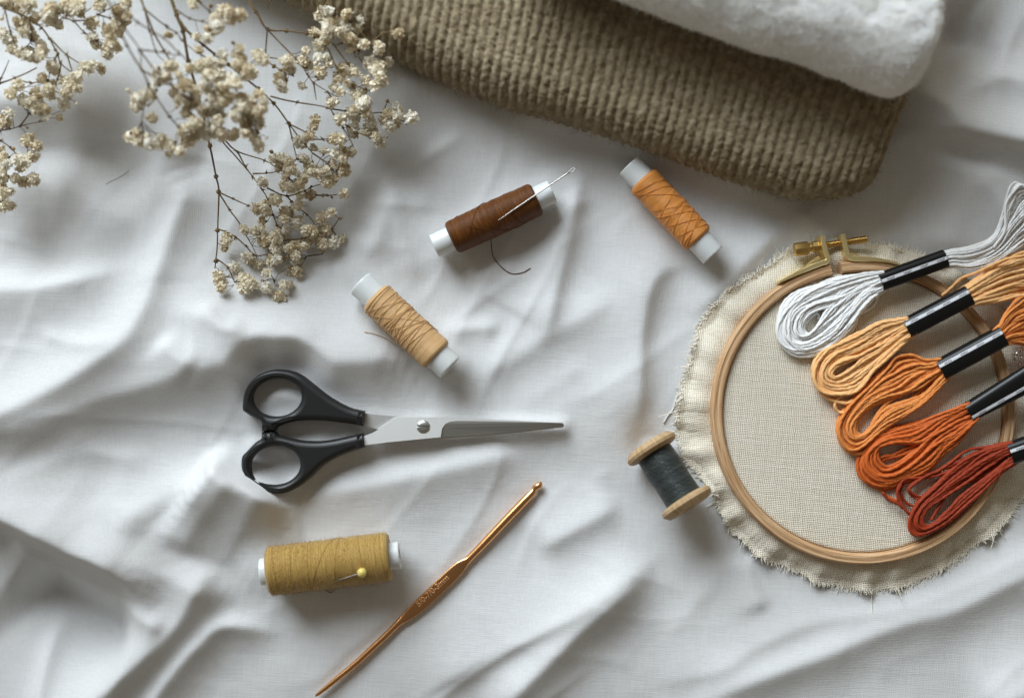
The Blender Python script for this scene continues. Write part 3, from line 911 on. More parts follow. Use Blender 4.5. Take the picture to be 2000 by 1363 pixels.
# ------------------------------------------------------------------ floss skeins
ZF = ZT - 11.0
def conv(pts, ox, oy, k): return [(ox + k * x, oy + k * y) for x, y in pts]
def band_box(a, c, hw, hh, za, zc, flare=0.0):
    return dict(a=a, c=c, hw=hw, hh=hh, za=za, zc=zc, flare=flare)
SK = [
 dict(name='white', lab='white floss skein with a black band, topmost of the row on the hoop', tube=band_box((1718, 551), (1846, 505), 18, 14, ZF + 30, ZF + 34),
      outer=conv([(1440, 225), (1300, 220), (1000, 270), (700, 360), (450, 470), (300, 620), (240, 800), (250, 980), (340, 1110), (480, 1190), (650, 1180), (850, 1090), (1000, 980), (1150, 820), (1250, 660), (1380, 520), (1490, 420)], 1480, 500, .1614),
      inner=conv([(1450, 300), (1200, 400), (950, 520), (720, 590), (560, 690), (490, 820), (500, 920), (560, 970), (660, 920), (800, 760), (950, 600), (1100, 450), (1300, 330), (1470, 330)], 1480, 500, .1614),
      n=26, r=2.9, stripe=0.05, text_flip=True),
 dict(name='apricot', lab='pale orange floss skein with a black band, second from the top', tube=band_box((1769, 642), (1893, 577), 20, 15, ZF + 30, ZF + 44),
      outer=conv([(1130, 155), (1000, 150), (800, 230), (500, 390), (300, 470), (190, 560), (150, 680), (190, 860), (300, 960), (450, 980), (600, 950), (720, 850), (830, 700), (950, 600), (1080, 480), (1225, 345)], 1560, 600, .176),
      inner=conv([(1170, 230), (1000, 320), (850, 420), (700, 500), (520, 560), (390, 640), (330, 720), (340, 790), (420, 800), (560, 740), (700, 650), (850, 550), (980, 450), (1100, 350), (1205, 290)], 1560, 600, .176),
      n=17, r=3.4, stripe=0.42, text_flip=False),
 dict(name='orange', lab='mid orange floss skein with a black band, third from the top', tube=band_box((1835, 723), (1958, 656), 21, 16, ZF + 30, ZF + 46),
      outer=[(1826, 707), (1800, 702), (1782, 698), (1755, 703), (1735, 720), (1700, 750), (1665, 783), (1646, 808), (1638, 834), (1645, 862), (1662, 878), (1682, 874), (1702, 860), (1735, 832), (1770, 810), (1800, 790), (1826, 766), (1846, 744)],
      inner=[(1834, 722), (1800, 738), (1760, 758), (1725, 774), (1692, 793), (1668, 820), (1664, 842), (1676, 853), (1694, 842), (1719, 816), (1743, 800), (1796, 779), (1825, 752), (1840, 730)],
      n=20, r=3.4, stripe=0.42, text_flip=False),
 dict(name='rust', lab='rust orange floss skein with a flared black band, fourth from the top', tube=band_box((1890, 806), (2034, 725), 19, 15, ZF + 30, ZF + 50, 7),
      outer=conv([(1475, 310), (1250, 390), (1000, 490), (700, 560), (500, 640), (390, 760), (330, 920), (360, 1070), (480, 1170), (650, 1200), (800, 1150), (1000, 1070), (1150, 960), (1280, 800), (1420, 680), (1570, 510)], 1620, 740, .176),
      inner=conv([(1510, 360), (1300, 470), (1100, 600), (950, 680), (700, 700), (520, 770), (490, 870), (520, 960), (620, 1020), (800, 960), (1000, 820), (1200, 620), (1400, 500), (1560, 440)], 1620, 740, .176),
      n=18, r=3.6, stripe=-0.45, text_flip=False),
 dict(name='brick_red', lab='dark brick red floss skein, lowest of the row on the hoop', tube=band_box((1971, 886), (2110, 838), 22, 16, ZF + 28, ZF + 48),
      outer=conv([(1385, 150), (1200, 200), (950, 330), (780, 450), (560, 660), (420, 800), (340, 940), (320, 1060), (350, 1140), (430, 1165), (560, 1130), (750, 1020), (1000, 800), (1200, 600), (1330, 480), (1440, 380)], 1720, 840, .176),
      inner=conv([(1410, 230), (1150, 380), (950, 520), (700, 700), (500, 850), (430, 980), (445, 1060), (530, 1075), (700, 960), (900, 770), (1150, 560), (1330, 420), (1440, 310)], 1720, 840, .176),
      n=27, r=3.3, stripe=0.3, text_flip=True)]
extra = {
 'white': [conv([(1300, 300), (1420, 420), (1450, 500), (1380, 620), (1250, 690), (1150, 720)], 1480, 500, .1614), conv([(1200, 640), (1200, 780), (1140, 900), (1000, 1020)], 1480, 500, .1614),
           conv([(600, 950), (560, 860), (600, 780), (720, 690), (740, 760)], 1480, 500, .1614)],
 'apricot': [conv([(190, 800), (230, 930), (340, 1020), (520, 1065), (600, 1030)], 1560, 600, .176), conv([(480, 975), (420, 1030), (400, 1100), (440, 1160), (510, 1165), (560, 1120)], 1560, 600, .176),
             conv([(330, 980), (430, 1040), (560, 1040)], 1560, 600, .176), [(1836, 578), (1850, 566), (1870, 545), (1892, 536), (1920, 522), (1950, 508)]],
 'orange': [[(1640, 850), (1655, 880), (1680, 886), (1700, 870)], [(1720, 740), (1740, 712), (1762, 700), (1785, 701), (1810, 712)], [(1700, 860), (1740, 810), (1790, 770), (1830, 740)], [(1690, 855), (1720, 800), (1770, 760)]],
 'rust': [conv([(500, 910), (600, 860), (700, 845), (850, 770), (1000, 720), (1150, 600)], 1620, 740, .176), conv([(740, 980), (850, 870), (960, 780), (1100, 680)], 1620, 740, .176),
          conv([(520, 930), (640, 880), (780, 850), (920, 790), (1040, 740)], 1620, 740, .176), conv([(560, 1200), (620, 1290), (720, 1340), (800, 1350)], 1620, 740, .176)],
 'brick_red': [conv([(1390, 165), (1150, 190), (950, 230), (760, 370), (600, 470), (430, 545), (330, 620), (310, 680), (360, 730), (460, 780), (560, 760)], 1720, 840, .176),
               conv([(1395, 180), (1100, 230), (900, 330), (700, 430), (520, 500), (380, 590), (320, 650), (350, 700), (470, 760)], 1720, 840, .176),
               conv([(1395, 200), (1000, 300), (800, 430), (560, 520), (280, 540), (215, 620), (200, 700), (230, 820), (320, 920), (400, 900)], 1720, 840, .176),
               conv([(900, 260), (700, 430), (480, 525), (300, 555), (235, 620), (225, 700), (280, 800), (400, 860)], 1720, 840, .176),
               conv([(760, 400), (500, 520), (260, 550), (190, 660), (200, 760), (290, 900), (350, 960)], 1720, 840, .176),
               conv([(20, 690), (80, 760), (180, 810), (250, 860)], 1720, 840, .176),
               conv([(1400, 300), (1100, 520), (800, 650), (640, 860), (560, 1000)], 1720, 840, .176), conv([(1400, 320), (1200, 540), (900, 720), (760, 880), (640, 980)], 1720, 840, .176)]}
tails = {
 'white': ([(1846, 489), (1900, 480), (1940, 458), (1963, 405), (1984, 362), (2015, 372)], [(1852, 521), (1900, 526), (1955, 508), (2000, 478), (2060, 440)], 24, 2.3),
 'apricot': ([(1884, 560), (1915, 535), (1955, 508), (2010, 488), (2070, 470)], [(1905, 596), (1950, 590), (1985, 582), (2030, 578), (2080, 575)], 16, 3.4),
 'orange': ([(1950, 640), (1962, 615), (1985, 588), (2020, 572), (2080, 560)], [(1968, 672), (1990, 672), (2020, 680), (2080, 690)], 16, 3.4),
 'rust': ([(2022, 706), (2060, 680), (2110, 660)], [(2045, 745), (2080, 735), (2130, 730)], 10, 3.4),
 'brick_red': ([(2104, 818), (2140, 790), (2180, 770)], [(2116, 858), (2150, 850), (2200, 850)], 10, 3.4)}

def resamp(pts, n):
    p = smooth_path(np.array(pts, float), 3)
    al = np.concatenate([[0], np.cumsum(np.linalg.norm(np.diff(p, axis=0), axis=1))]); al /= al[-1]
    t = np.linspace(0, 1, n)
    return np.c_[np.interp(t, al, p[:, 0]), np.interp(t, al, p[:, 1])]

for si, sk in enumerate(SK):
    tb = sk['tube']
    root = thing('floss_skein', sk['lab'], 'thread skein', loc=tuple(P(*tb['a'], tb['za'] - tb['hh'])), group='embroidery floss skeins on the hoop')
    A, Cc = P(*tb['a'], tb['za']), P(*tb['c'], tb['zc'])
    ax = (Cc - A) / np.linalg.norm(Cc - A)
    sd = np.cross(ax, [0, 0, 1.0]); sd /= np.linalg.norm(sd); up = np.cross(sd, ax)
    # floss loop: strands share a loop between an outer and an inner line
    b = MB()
    r = sk['r'] * 0.86; n = int(sk['n'] * 2.6)
    o_ = resamp(sk['outer'], 130); i_ = resamp(sk['inner'], 130)
    rr = np.random.default_rng(40 + si)
    for k in range(n):
        f_ = (k + rr.uniform(0.1, 0.9)) / n
        lvl = rr.uniform(0, 1) ** 0.8
        tt = np.linspace(0, 1, 130)
        # the strand wanders between its neighbours
        ff = np.clip((f_ * 1.28 - 0.05) + 0.20 * vnoise(tt * 5 + k * 3.1, si + 0.5) + 0.12 * vnoise(tt * 9 + k * 1.7, si + 5.5), -0.12, 1.32)
        xy = o_ * (1 - ff[:, None]) + i_ * ff[:, None]
        bulge = np.sin(np.pi * tt)
        zst = tb['za'] + rr.uniform(-8, 10)
        zlow = ZF + r + 1 + 17 * lvl
        z = zlow + (zst - zlow) * (1 - np.clip(np.minimum(tt, 1 - tt) / 0.22, 0, 1)) ** 1.5 + 3.0 * vnoise(tt * 8 + k, si + 9.0) * bulge
        pp = np.array([P(x, y, q_) for (x, y), q_ in zip(xy, z)])
        pp[:, 2] = np.maximum(pp[:, 2], ZF + r + 0.5)
        # both ends are tucked into the band, spread over its mouth
        off = sd * np.clip(0.8 * (2 * f_ - 1), -0.85, 0.85) * tb['hw'] * 0
        pin = A + ax * 14
        for e_, sgn in ((0, 1), (-1, 1)):
            lat = (pp[e_] - A) @ sd
            lat = np.clip(lat, -tb['hw'] * 0.86, tb['hw'] * 0.86)
            pass
        q0 = A + sd * np.clip((pp[0] - A) @ sd, -.86 * tb['hw'], .86 * tb['hw']) + up * np.clip(zst - tb['za'], -8, 9) + ax * 12
        q1 = A + sd * np.clip((pp[-1] - A) @ sd, -.86 * tb['hw'], .86 * tb['hw']) + up * np.clip(zst - tb['za'], -8, 9) * rr.uniform(-1, 1) + ax * 12
        pp = smooth_path(np.vstack([q0, pp[4:-4:3], q1]), 3.0)
        b.tube(pp, r * rr.uniform(0.88, 1.06), 12, lobes=3, pitch=24, lobe=0.5, phase=rr.uniform(0, 6), tint=float(rr.uniform(0.2, 1)))
    for ex in extra[sk['name']]:
        z_ = ZF + r + rr.uniform(2, 16)
        pp = smooth_path(np.array([P(x, y, z_ + rr.uniform(-2, 2)) for x, y in ex]), 3.0)
        pp[:, 2] = np.maximum(pp[:, 2], ZF + r + 0.5)
        if sk['name'] == 'apricot' and ex[0][0] == 1836: pp[:, 2] = np.linspace(ZT + 4, ZT + 40, len(pp))
        b.tube(pp, r, 9, lobes=3, pitch=24, lobe=0.5, tint=float(rr.uniform(0.1, 0.9)))
    b.build('thread_loops', FL[si], root)
    # tail
    up_, lo_, nt, rt = tails[sk['name']]
    nt = int(nt * 2.2); rt *= 0.8
    b = MB()
    o_ = resamp(up_, 60); i_ = resamp(lo_, 60)
    for k in range(nt):
        f_ = (k + rr.uniform(0, 1)) / nt
        tt = np.linspace(0, 1, 60)
        ff = np.clip(f_ + 0.14 * vnoise(tt * 4 + k * 2.3, si + 30.5) * tt, -0.1, 1.1)
        xy = o_ * (1 - ff[:, None]) + i_ * ff[:, None]
        zst = tb['zc'] + rr.uniform(-9, 9)
        zend = ZF + 6 + rr.uniform(0, 26)
        z = zst + (zend - zst) * np.clip(tt * 1.6, 0, 1) + 4 * vnoise(tt * 5 + k, si + 50.0) * tt
        pp = np.array([P(x, y, q_) for (x, y), q_ in zip(xy, z)])
        q0 = Cc + sd * np.clip((pp[0] - Cc) @ sd, -.86 * tb['hw'], .86 * tb['hw']) + up * np.clip(zst - tb['zc'], -9, 9) - ax * 12
        pp = smooth_path(np.vstack([q0, pp[3::3]]), 3.0)
        b.tube(pp, rt * rr.uniform(0.85, 1.1), 9, lobes=3, pitch=24, lobe=0.5, phase=rr.uniform(0, 6), tint=float(rr.uniform(0.2, 1)))
    if sk['name'] == 'white':
        for k in range(3):
            lp = [(1940, 500 - 8 * k), (1962, 450), (1972 - 4 * k, 400), (1982, 366 + 3 * k), (1996, 362), (2012, 378)]
            pp = smooth_path(np.array([P(x, y, ZF + 24 + 5 * k) for x, y in lp]), 3)
            b.tube(pp, 2.6, 9, lobes=6, pitch=22, lobe=0.3, tint=0.7)
    b.build('thread_tail', FL[si], root)
    # paper band
    nb = 40
    L = np.linspace(0, 1, 26)
    a_ = np.linspace(0, 2 * np.pi, nb, endpoint=False)
    sq = lambda v, p: np.sign(v) * np.abs(v) ** p
    hw = tb['hw'] + tb['flare'] * L
    hh = tb['hh'] - tb['flare'] * 0.5 * L
    def ringpt(l, a):
        k = A + (Cc - A) * l
        return k + sd * (sq(np.cos(a), 0.72) * (tb['hw'] + tb['flare'] * l)) + up * (sq(np.sin(a), 0.9) * (tb['hh'] - tb['flare'] * 0.5 * l))
    Gb = np.array([[ringpt(l, a) for a in a_] for l in L])
    Gi = np.array([[A + (Cc - A) * l + (ringpt(l, a) - (A + (Cc - A) * l)) * 0.93 for a in a_] for l in L[::-1]])
    b = MB(); b.grid(np.vstack([Gb, Gi, Gb[:1]]), wrap_v=True, flip=True)
    band = b.build('paper_band', m_band, root); sharp(band.data, 50)
    # printed stripe with repeated lettering
    sv = sk['stripe']
    hwid = 2.9
    def onband(l, lat, lift):
        w_ = tb['hw'] + tb['flare'] * l
        c_ = np.clip(-lat / w_, -0.98, 0.98)
        a = math.acos(np.sign(c_) * abs(c_) ** (1 / 0.72))
        k = A + (Cc - A) * l
        v = ringpt(l, a) - k
        return k + v * (1 + lift / np.linalg.norm(v)), v / np.linalg.norm(v)
    lat0 = sv * tb['hw'] + 0.0
    # "lat" grows towards the upper side of the photograph
    b = MB()
    Gs = np.array([[onband(l, lat0 + d, 0.5)[0] for d in np.linspace(-hwid, hwid, 5)] for l in np.linspace(0.004, 0.996, 30)])
    b.grid(Gs, flip=True)
    st = b.build('printed_stripe', m_stripe, band)
    tm = text_mesh('JAPAN', 5.2, 0.12)
    tm.materials.append(m_ink)
    Ltot = np.linalg.norm(Cc - A)
    letters = MB()
    tv = np.array([v.co[:] for v in tm.vertices]) / S
    tf = [tuple(p.vertices) for p in tm.polygons]
    for q_ in np.linspace(0.14, 0.90, 4):
        c_, nv = onband(q_, lat0, 1.0)
        nv = np.array(nv); e1 = ax; e2 = np.cross(nv, e1); e2 /= np.linalg.norm(e2)
        sgn = -1 if sk['text_flip'] else 1
        w_ = c_ + np.outer(tv[:, 0], e1) * sgn + np.outer(tv[:, 1], e2) * sgn + np.outer(tv[:, 2], nv)
        letters.add(w_, quads=[f for f in tf if len(f) == 4], tris=[f for f in tf if len(f) == 3])
        big = [f for f in tf if len(f) > 4]
        for f in big:
            letters.t.append(np.array([(f[0], f[i], f[i + 1]) for i in range(1, len(f) - 1)]) + letters.n - len(w_)); letters.tm.append(np.zeros(len(f) - 2))
    letters.build('lettering', m_ink, band, smooth=False)

# crumpled bit of clear film between the skeins
b = MB()
pc = P(1992, 692, ZF + 14)
nu, nv_ = 26, 14
uu, vv = np.meshgrid(np.linspace(0, 2 * np.pi, nu, endpoint=False), np.linspace(0.05, np.pi - 0.05, nv_), indexing='ij')
rad = 13 * (1 + 0.5 * fbm(np.cos(uu) * 2 + 5, np.sin(uu) * np.sin(vv) * 2, np.cos(vv) * 2, 3))
b.grid(np.stack([pc[0] + rad * np.sin(vv) * np.cos(uu), pc[1] + rad * np.sin(vv) * np.sin(uu), pc[2] + 0.7 * rad * np.cos(vv)], -1), wrap_u=True)
tag(b.build('clear_film', m_clear, None, smooth=False), 'tiny crumpled bit of clear film at the right edge between orange skeins', 'plastic film')

# ------------------------------------------------------------------ thread spools
def spool(a, c, za, zc, R, rc, body, m_thread, label, strands, seed, hole=True, fuzz=None):
    """a, c: photo points of the two tube ends; body: (t0, t1) range of the winding along it"""
    A, B = P(*a, za), P(*c, zc)
    L = np.linalg.norm(B - A)
    e1 = (B - A) / L
    e2 = np.cross([0, 0, 1.0], e1); e2 /= np.linalg.norm(e2); e3 = np.cross(e1, e2)
    Mx = Matrix(((e1[0], e2[0], e3[0], A[0] * S), (e1[1], e2[1], e3[1], A[1] * S), (e1[2], e2[2], e3[2], A[2] * S), (0, 0, 0, 1)))
    t = thing('thread_spool', label, 'thread spool', mat=Mx, group='plastic spools of sewing thread')
    b = MB()
    ri = rc * 0.66
    b.lathe([(8, ri * 0.4), (3, ri), (0.5, ri + 0.5), (0, rc - 1.5), (1, rc - 0.3), (3, rc), (L - 3, rc), (L - 1, rc - 0.3), (L, rc - 1.5), (L - 0.5, ri + 0.5), (L - 3, ri), (L - 8, ri * 0.4), (L - 9, 0.1)], 56)
    tube_ = b.build('spool_tube', m_spool, t, local=True); sharp(tube_.data, 50)
    # ribs inside the open end
    b = MB()
    for k in range(5):
        an = k * 2 * np.pi / 5
        for x0 in (L - 7.8,):
            v = np.array([[x0, math.cos(an) * q_ - s_ * math.sin(an) * 1.2, math.sin(an) * q_ + s_ * math.cos(an) * 1.2] for s_ in (-1, 1) for q_ in (ri * 0.3, ri)])
            v2 = v + np.array([6, 0, 0])
            b.add(np.vstack([v, v2]), quads=[(0, 1, 5, 4), (2, 6, 7, 3), (4, 5, 7, 6), (0, 2, 3, 1), (1, 3, 7, 5)])
    b.build('inner_ribs', m_spool, t, smooth=False, local=True)
    x0, x1 = body[0] * L, body[1] * L
    r = np.random.default_rng(seed)
    b = MB()
    xs = np.linspace(x0, x1, 70)
    pr = [(x0 + 1, rc - 1)]
    for x in xs:
        d = min(x - x0, x1 - x)
        rr_ = R - 5.0 * (1 - min(1, d / 7.0)) ** 2 + 0.5 * float(vnoise(x / 6, seed)) + 0.7 * float(vnoise(x / 40, seed + 7))
        pr.append((x, rr_))
    pr.append((x1 - 1, rc - 1))
    b.lathe(pr, 80)
    for (xa, xb, ang0, turns, rad) in strands:
        nn_ = int(60 * max(0.6, abs(turns)))
        tt = np.linspace(0, 1, nn_)
        an = ang0 + tt * turns * 2 * np.pi
        X = x0 + (x1 - x0) * (xa + (xb - xa) * tt)
        rs = np.interp(X, [p[0] for p in pr], [p[1] for p in pr]) + rad * 0.75
        pts = np.c_[X, rs * np.cos(an), rs * np.sin(an)]
        st_ = b.n
        b.tube(pts, rad * 0.66, 5)
        wv = np.zeros((b.n - st_, 3)); wv[:, 0] = r.uniform(0, 90); wv[:, 1] = r.uniform(0, 90)
        b.at.setdefault('wuv', []).append((st_, wv))
    w = b.build('thread_winding', m_thread, t, local=True)
    if fuzz:
        k = fuzz
        an = r.uniform(0, 2 * np.pi, k); X = r.uniform(x0 + 2, x1 - 2, k)
        nr = np.c_[np.zeros(k), np.cos(an), np.sin(an)]
        roots = nr * (R - 0.5); roots[:, 0] = X
        hair_local(w, roots, nr * 0.7 + r.normal(0, 0.6, (k, 3)), r.uniform(1.5, 4.5, k), 0.16, m_gold_fuzz)
    return t, Mx, L, x0, x1

def hair_local(parent, roots, dirs, length, radius, m):
    n = len(roots)
    hc_ = bpy.data.hair_curves.new('fuzz'); hc_.add_curves([4] * n)
    t = np.linspace(0, 1, 4)
    side = rng.normal(size=(n, 3))
    pts = roots[:, None] + (dirs[:, None] * t[None, :, None] + side[:, None] * t[None, :, None] ** 2 * 0.4) * np.asarray(length)[:, None, None]
    hc_.attributes['position'].data.foreach_set('vector', (pts * S).astype(np.float32).ravel())
    ra = hc_.attributes.get('radius') or hc_.attributes.new('radius', 'FLOAT', 'POINT')
    ra.data.foreach_set('value', np.ascontiguousarray(np.broadcast_to((radius * S * (1 - 0.5 * t))[None], (n, 4)), np.float32).ravel())
    hc_.materials.append(m)
    o = bpy.data.objects.new('fuzz', hc_); C.objects.link(o); o.parent = parent; o['kind'] = 'stuff'

def tail_thread(root, pts, m, r=1.0):
    """loose end lying on the sheet; pts photo points, z offset above the sheet"""
    q = smooth_path(np.array(pts, float), 3)
    W_ = np.array([P(x, y, samp(x, y) + dz + r) for x, y, dz in q])
    inv = np.array(root.matrix_world.inverted())
    loc = (np.c_[W_ * S, np.ones(len(W_))] @ inv.T)[:, :3] / S
    b = MB(); st_ = b.n
    b.tube(loc, r, 6)
    b.at.setdefault('wuv', []).append((st_, np.zeros((b.n, 3))))
    b.build('thread_end', m, root, local=True)

U2 = np.random.default_rng(5)
sb, Mb, Lb, x0b, x1b = spool((848, 481), (1079, 374), *SP['brown'], 33.5, 23, (0.145, 0.87), m_brown,
    'plastic spool of dark brown thread with a needle lying across it',
    [(0.13, 0.62, 2.4, -0.55, 0.9), (0.50, 0.55, 2.9, -0.6, 0.9), (0.0, 0.22, 2.7, -0.6, 0.8), (0.72, 0.70, 2.6, -0.5, 0.8), (0.2, 0.9, 1.4, 0.4, 0.7), (0.55, 0.8, 0.2, 0.5, 0.7)], 1)
tail_thread(sb, [(958, 460, 26), (960, 482, 8), (963, 500, 2), (972, 514, 0), (988, 529, 0), (1003, 535, 0), (1022, 532, 0), (1036, 524, 0)], m_brown, 0.9)
so, *_ = spool((1229, 323), (1393, 498), *SP['orange'], 32, 25, (0.16, 0.83), m_orange,
    'plastic spool of bright orange thread beside the brown knit',
    [(0.05, 0.62, 2.9, -0.5, 0.9), (0.12, 0.40, 2.7, -0.55, 0.9), (0.45, 0.85, 2.9, -0.55, 0.9), (0.9, 0.55, 2.8, -0.55, 0.9), (0.75, 0.40, 2.9, -0.6, 0.9), (0.62, 0.95, 2.7, -0.5, 0.9),
     (0.98, 0.70, 2.8, -0.5, 0.9), (0.5, 0.3, 2.8, -0.5, 0.8), (0.78, 0.98, 2.9, -0.5, 0.8), (0.35, 0.75, 2.8, -0.5, 0.8), (0.05, 0.25, 2.8, -0.5, 0.8), (0.6, 0.5, 2.9, -0.5, 0.8), (0.93, 0.80, 2.9, -0.5, 0.8)], 2)
st_spool, *_ = spool((704, 553), (879, 718), *SP['tan'], 34.5, 27, (0.165, 0.86), m_tan,
    'plastic spool of pale tan thread above the scissors',
    [(U2.uniform(0, .7), U2.uniform(0.1, .8), U2.uniform(2.5, 3.2), -U2.uniform(.45, .6), 0.85) for _ in range(10)] +
    [(a_, a_ + U2.uniform(-.14, .14), U2.uniform(2.5, 3.2), -U2.uniform(.45, .6), 0.9) for a_ in np.linspace(0.05, 0.75, 15)], 3)
tail_thread(st_spool, [(775, 672, 10), (762, 665, 2), (745, 657, 0), (728, 651, 0), (711, 648, 0)], m_tan, 0.6)
sg, *_ = spool((509, 1117), (781, 1084), *SP['gold'], 46, 26, (0.055, 0.93), m_gold,
    'fat plastic spool of mustard gold thread with a pin stuck in it',
    [(0.33, 0.36, 2.9, -0.55, 0.9), (0.52, 0.62, 2.9, -0.5, 0.9), (0.6, 0.53, 2.9, -0.5, 0.9), (0.95, 0.93, 2.9, -0.5, 0.9), (0.1, 0.05, 2.9, -0.5, 0.8), (0.3, 0.6, 2.8, -0.5, 0.8), (0.80, 0.75, 2.9, -0.5, 0.9), (0.18, 0.24, 2.9, -0.5, 0.8)], 4, fuzz=7000)
tail_thread(sg, [(650, 1138, 26), (653, 1150, 8), (646, 1157, 2), (636, 1152, 4)], m_gold, 1.1)

# needle lying on the brown spool
zb = (SP['brown'][0] + SP['brown'][1]) / 2
n0, n1 = P(972, 431, zb + 36.5), P(1124.5, 328, zb + 43)
nd_root = thing('sewing_needle', 'steel sewing needle lying across the brown spool', 'needle', loc=tuple(n0))
b = MB()
tt = np.linspace(0, 0.915, 60)
pth = n0 + (n1 - n0) * tt[:, None]
b.tube(pth, np.interp(tt, [0, 0.02, 0.25, 0.9, 0.915], [0.15, 0.5, 1.3, 1.6, 1.6]), 20)
b.build('needle_shaft', m_needle, nd_root)
b = MB()
ex = (n1 - n0) / np.linalg.norm(n1 - n0); ey = np.cross([0, 0, 1.0], ex); ey /= np.linalg.norm(ey)
Ln = np.linalg.norm(n1 - n0)
c_ = n0 + ex * Ln * 0.955
aa = np.linspace(0, 2 * np.pi, 30, endpoint=False)
b.tube(np.array([c_ + ex * 8.5 * math.cos(a) + ey * 2.3 * math.sin(a) for a in aa]), 0.7, 6, closed=True)
b.build('needle_eye', m_needle, nd_root)

# pin stuck in the gold spool
zg = (SP['gold'][0] + SP['gold'][1]) / 2
p0, p1 = P(625, 1144, zg + 29), P(707, 1118, zg + 46)
pin = thing('dressmaking_pin', 'yellow ball headed pin stuck in the mustard gold spool', 'pin', loc=tuple(p0))
b = MB(); b.tube(p0 + (p1 - p0) * np.linspace(0, 1, 12)[:, None], np.r_[0.2, np.full(11, 1.15)], 8)
b.build('pin_shaft', m_needle, pin)
b = MB()
uu, vv = np.meshgrid(np.linspace(0, 2 * np.pi, 32, endpoint=False), np.linspace(0, np.pi, 17), indexing='ij')
b.grid(np.stack([p1[0] + 9.2 * np.sin(vv) * np.cos(uu), p1[1] + 9.2 * np.sin(vv) * np.sin(uu), p1[2] + 9.2 * np.cos(vv)], -1), wrap_u=True, flip=True)
b.build('pin_head', m_pearl, pin)

# wooden spool of dark green thread
za, zc = SP['green']
A, B = P(1272, 876, za + 1), P(1341, 982, zc + 1)
L = np.linalg.norm(B - A); e1 = (B - A) / L
e2 = np.cross([0, 0, 1.0], e1); e2 /= np.linalg.norm(e2); e3 = np.cross(e1, e2)
Mx = Matrix(((e1[0], e2[0], e3[0], A[0] * S), (e1[1], e2[1], e3[1], A[1] * S), (e1[2], e2[2], e3[2], A[2] * S), (0, 0, 0, 1)))
ws = thing('wooden_spool', 'small wooden spool of dark green thread beside the hoop', 'thread spool', mat=Mx)
for x_in, x_out in ((11, -11), (L - 11, L + 11)):
    b = MB(); d = 1 if x_out > x_in else -1
    pr = [(x_in - d * 1, 20), (x_in, 36), (x_in + d * 3, 48), (x_in + d * 6, 52), (x_in + d * 12, 53), (x_in + d * 16, 50), (x_out, 44), (x_out + d * 0.2, 14), (x_out - d * 4, 11.5), (x_out - d * 10, 11), (x_out - d * 10, 0.1)]
    if d < 0: pr = pr[::-1]
    b.lathe(pr, 64)
    o = b.build('flange', m_birch, ws, local=True); sharp(o.data, 40)
b = MB()
xs = np.linspace(6, L - 6, 160)
b.lathe([(x, 36.5 + 0.8 * math.sin(x * 2 * math.pi / 3.4) * (0.4 + 0.6 * abs(float(vnoise(x / 5, 2.2)))) + 0.9 * float(vnoise(x / 14, 8.2))) for x in xs], 72)
b.build('thread_winding', m_green, ws, local=True)

# ------------------------------------------------------------------ scissors
def sc(pts): return [(440 + .35 * x, 690 + .35 * y) for x, y in pts]
def curve_solid(outlines, zmid, extrude, bevel, name, m, parent):
    cu = bpy.data.curves.new(name, 'CURVE'); cu.dimensions = '2D'; cu.fill_mode = 'BOTH'
    cu.extrude = extrude * S; cu.bevel_depth = bevel * S; cu.bevel_resolution = 4; cu.offset = -bevel * S
    for pts in outlines:
        sp_ = cu.splines.new('POLY'); sp_.points.add(len(pts) - 1); sp_.use_cyclic_u = True
        for p_, (x, y) in zip(sp_.points, pts): p_.co = (x * S, y * S, 0, 1)
    ob = bpy.data.objects.new(name, cu); C.objects.link(ob)
    dg = bpy.context.evaluated_depsgraph_get(); dg.update()
    me = bpy.data.meshes.new_from_object(ob.evaluated_get(dg)); bpy.data.objects.remove(ob)
    co = np.empty(len(me.vertices) * 3, np.float32); me.vertices.foreach_get('co', co); co = co.reshape(-1, 3)
    org = np.array(parent.location)
    co[:, 2] += zmid * S; co -= org
    me.vertices.foreach_set('co', co.astype(np.float32).ravel())
    me.materials.clear(); me.materials.append(m)
    me.polygons.foreach_set('use_smooth', np.ones(len(me.polygons), bool)); me.update(); sharp(me, 45)
    o = bpy.data.objects.new(name, me); C.objects.link(o); o.parent = parent
    return o
scz = Z_SC
scis = thing('scissors', 'closed steel scissors with black plastic ring handles', 'scissors', loc=tuple(P(780, 835, scz)))
zh = scz + 19
def outl(pts, z, step=4): return smooth_path(PL([(x, y, z) for x, y in sc(pts)]), step, closed=True)[:, :2]
def ell(cx, cy, rx, ry, rot, z):
    return [tuple(P(440 + .35 * (cx + rx * math.cos(t) * math.cos(rot) - ry * math.sin(t) * math.sin(rot)), 690 + .35 * (cy + rx * math.cos(t) * math.sin(rot) + ry * math.sin(t) * math.cos(rot)), z)[:2]) for t in np.linspace(0, 2 * np.pi, 72, endpoint=False)]
up_o = [(781, 325), (770, 320), (700, 302), (620, 262), (560, 222), (500, 174), (440, 127), (390, 103), (330, 91), (270, 91), (210, 109), (160, 143), (125, 188), (107, 240), (101, 305), (112, 326), (150, 350), (200, 378), (206, 400), (207, 428), (215, 434), (280, 432), (291, 425), (300, 408), (360, 385), (440, 374), (520, 374), (600, 380), (700, 392), (765, 403), (772, 398)]
lo_o = [(764, 446), (700, 460), (600, 481), (520, 489), (440, 486), (360, 471), (300, 456), (288, 438), (280, 434), (215, 436), (207, 445), (206, 472), (170, 498), (120, 550), (99, 572), (94, 620), (103, 662), (128, 704), (168, 740), (218, 764), (268, 777), (320, 780), (370, 766), (430, 732), (490, 682), (540, 633), (600, 592), (680, 556), (775, 523), (781, 516), (772, 450)]
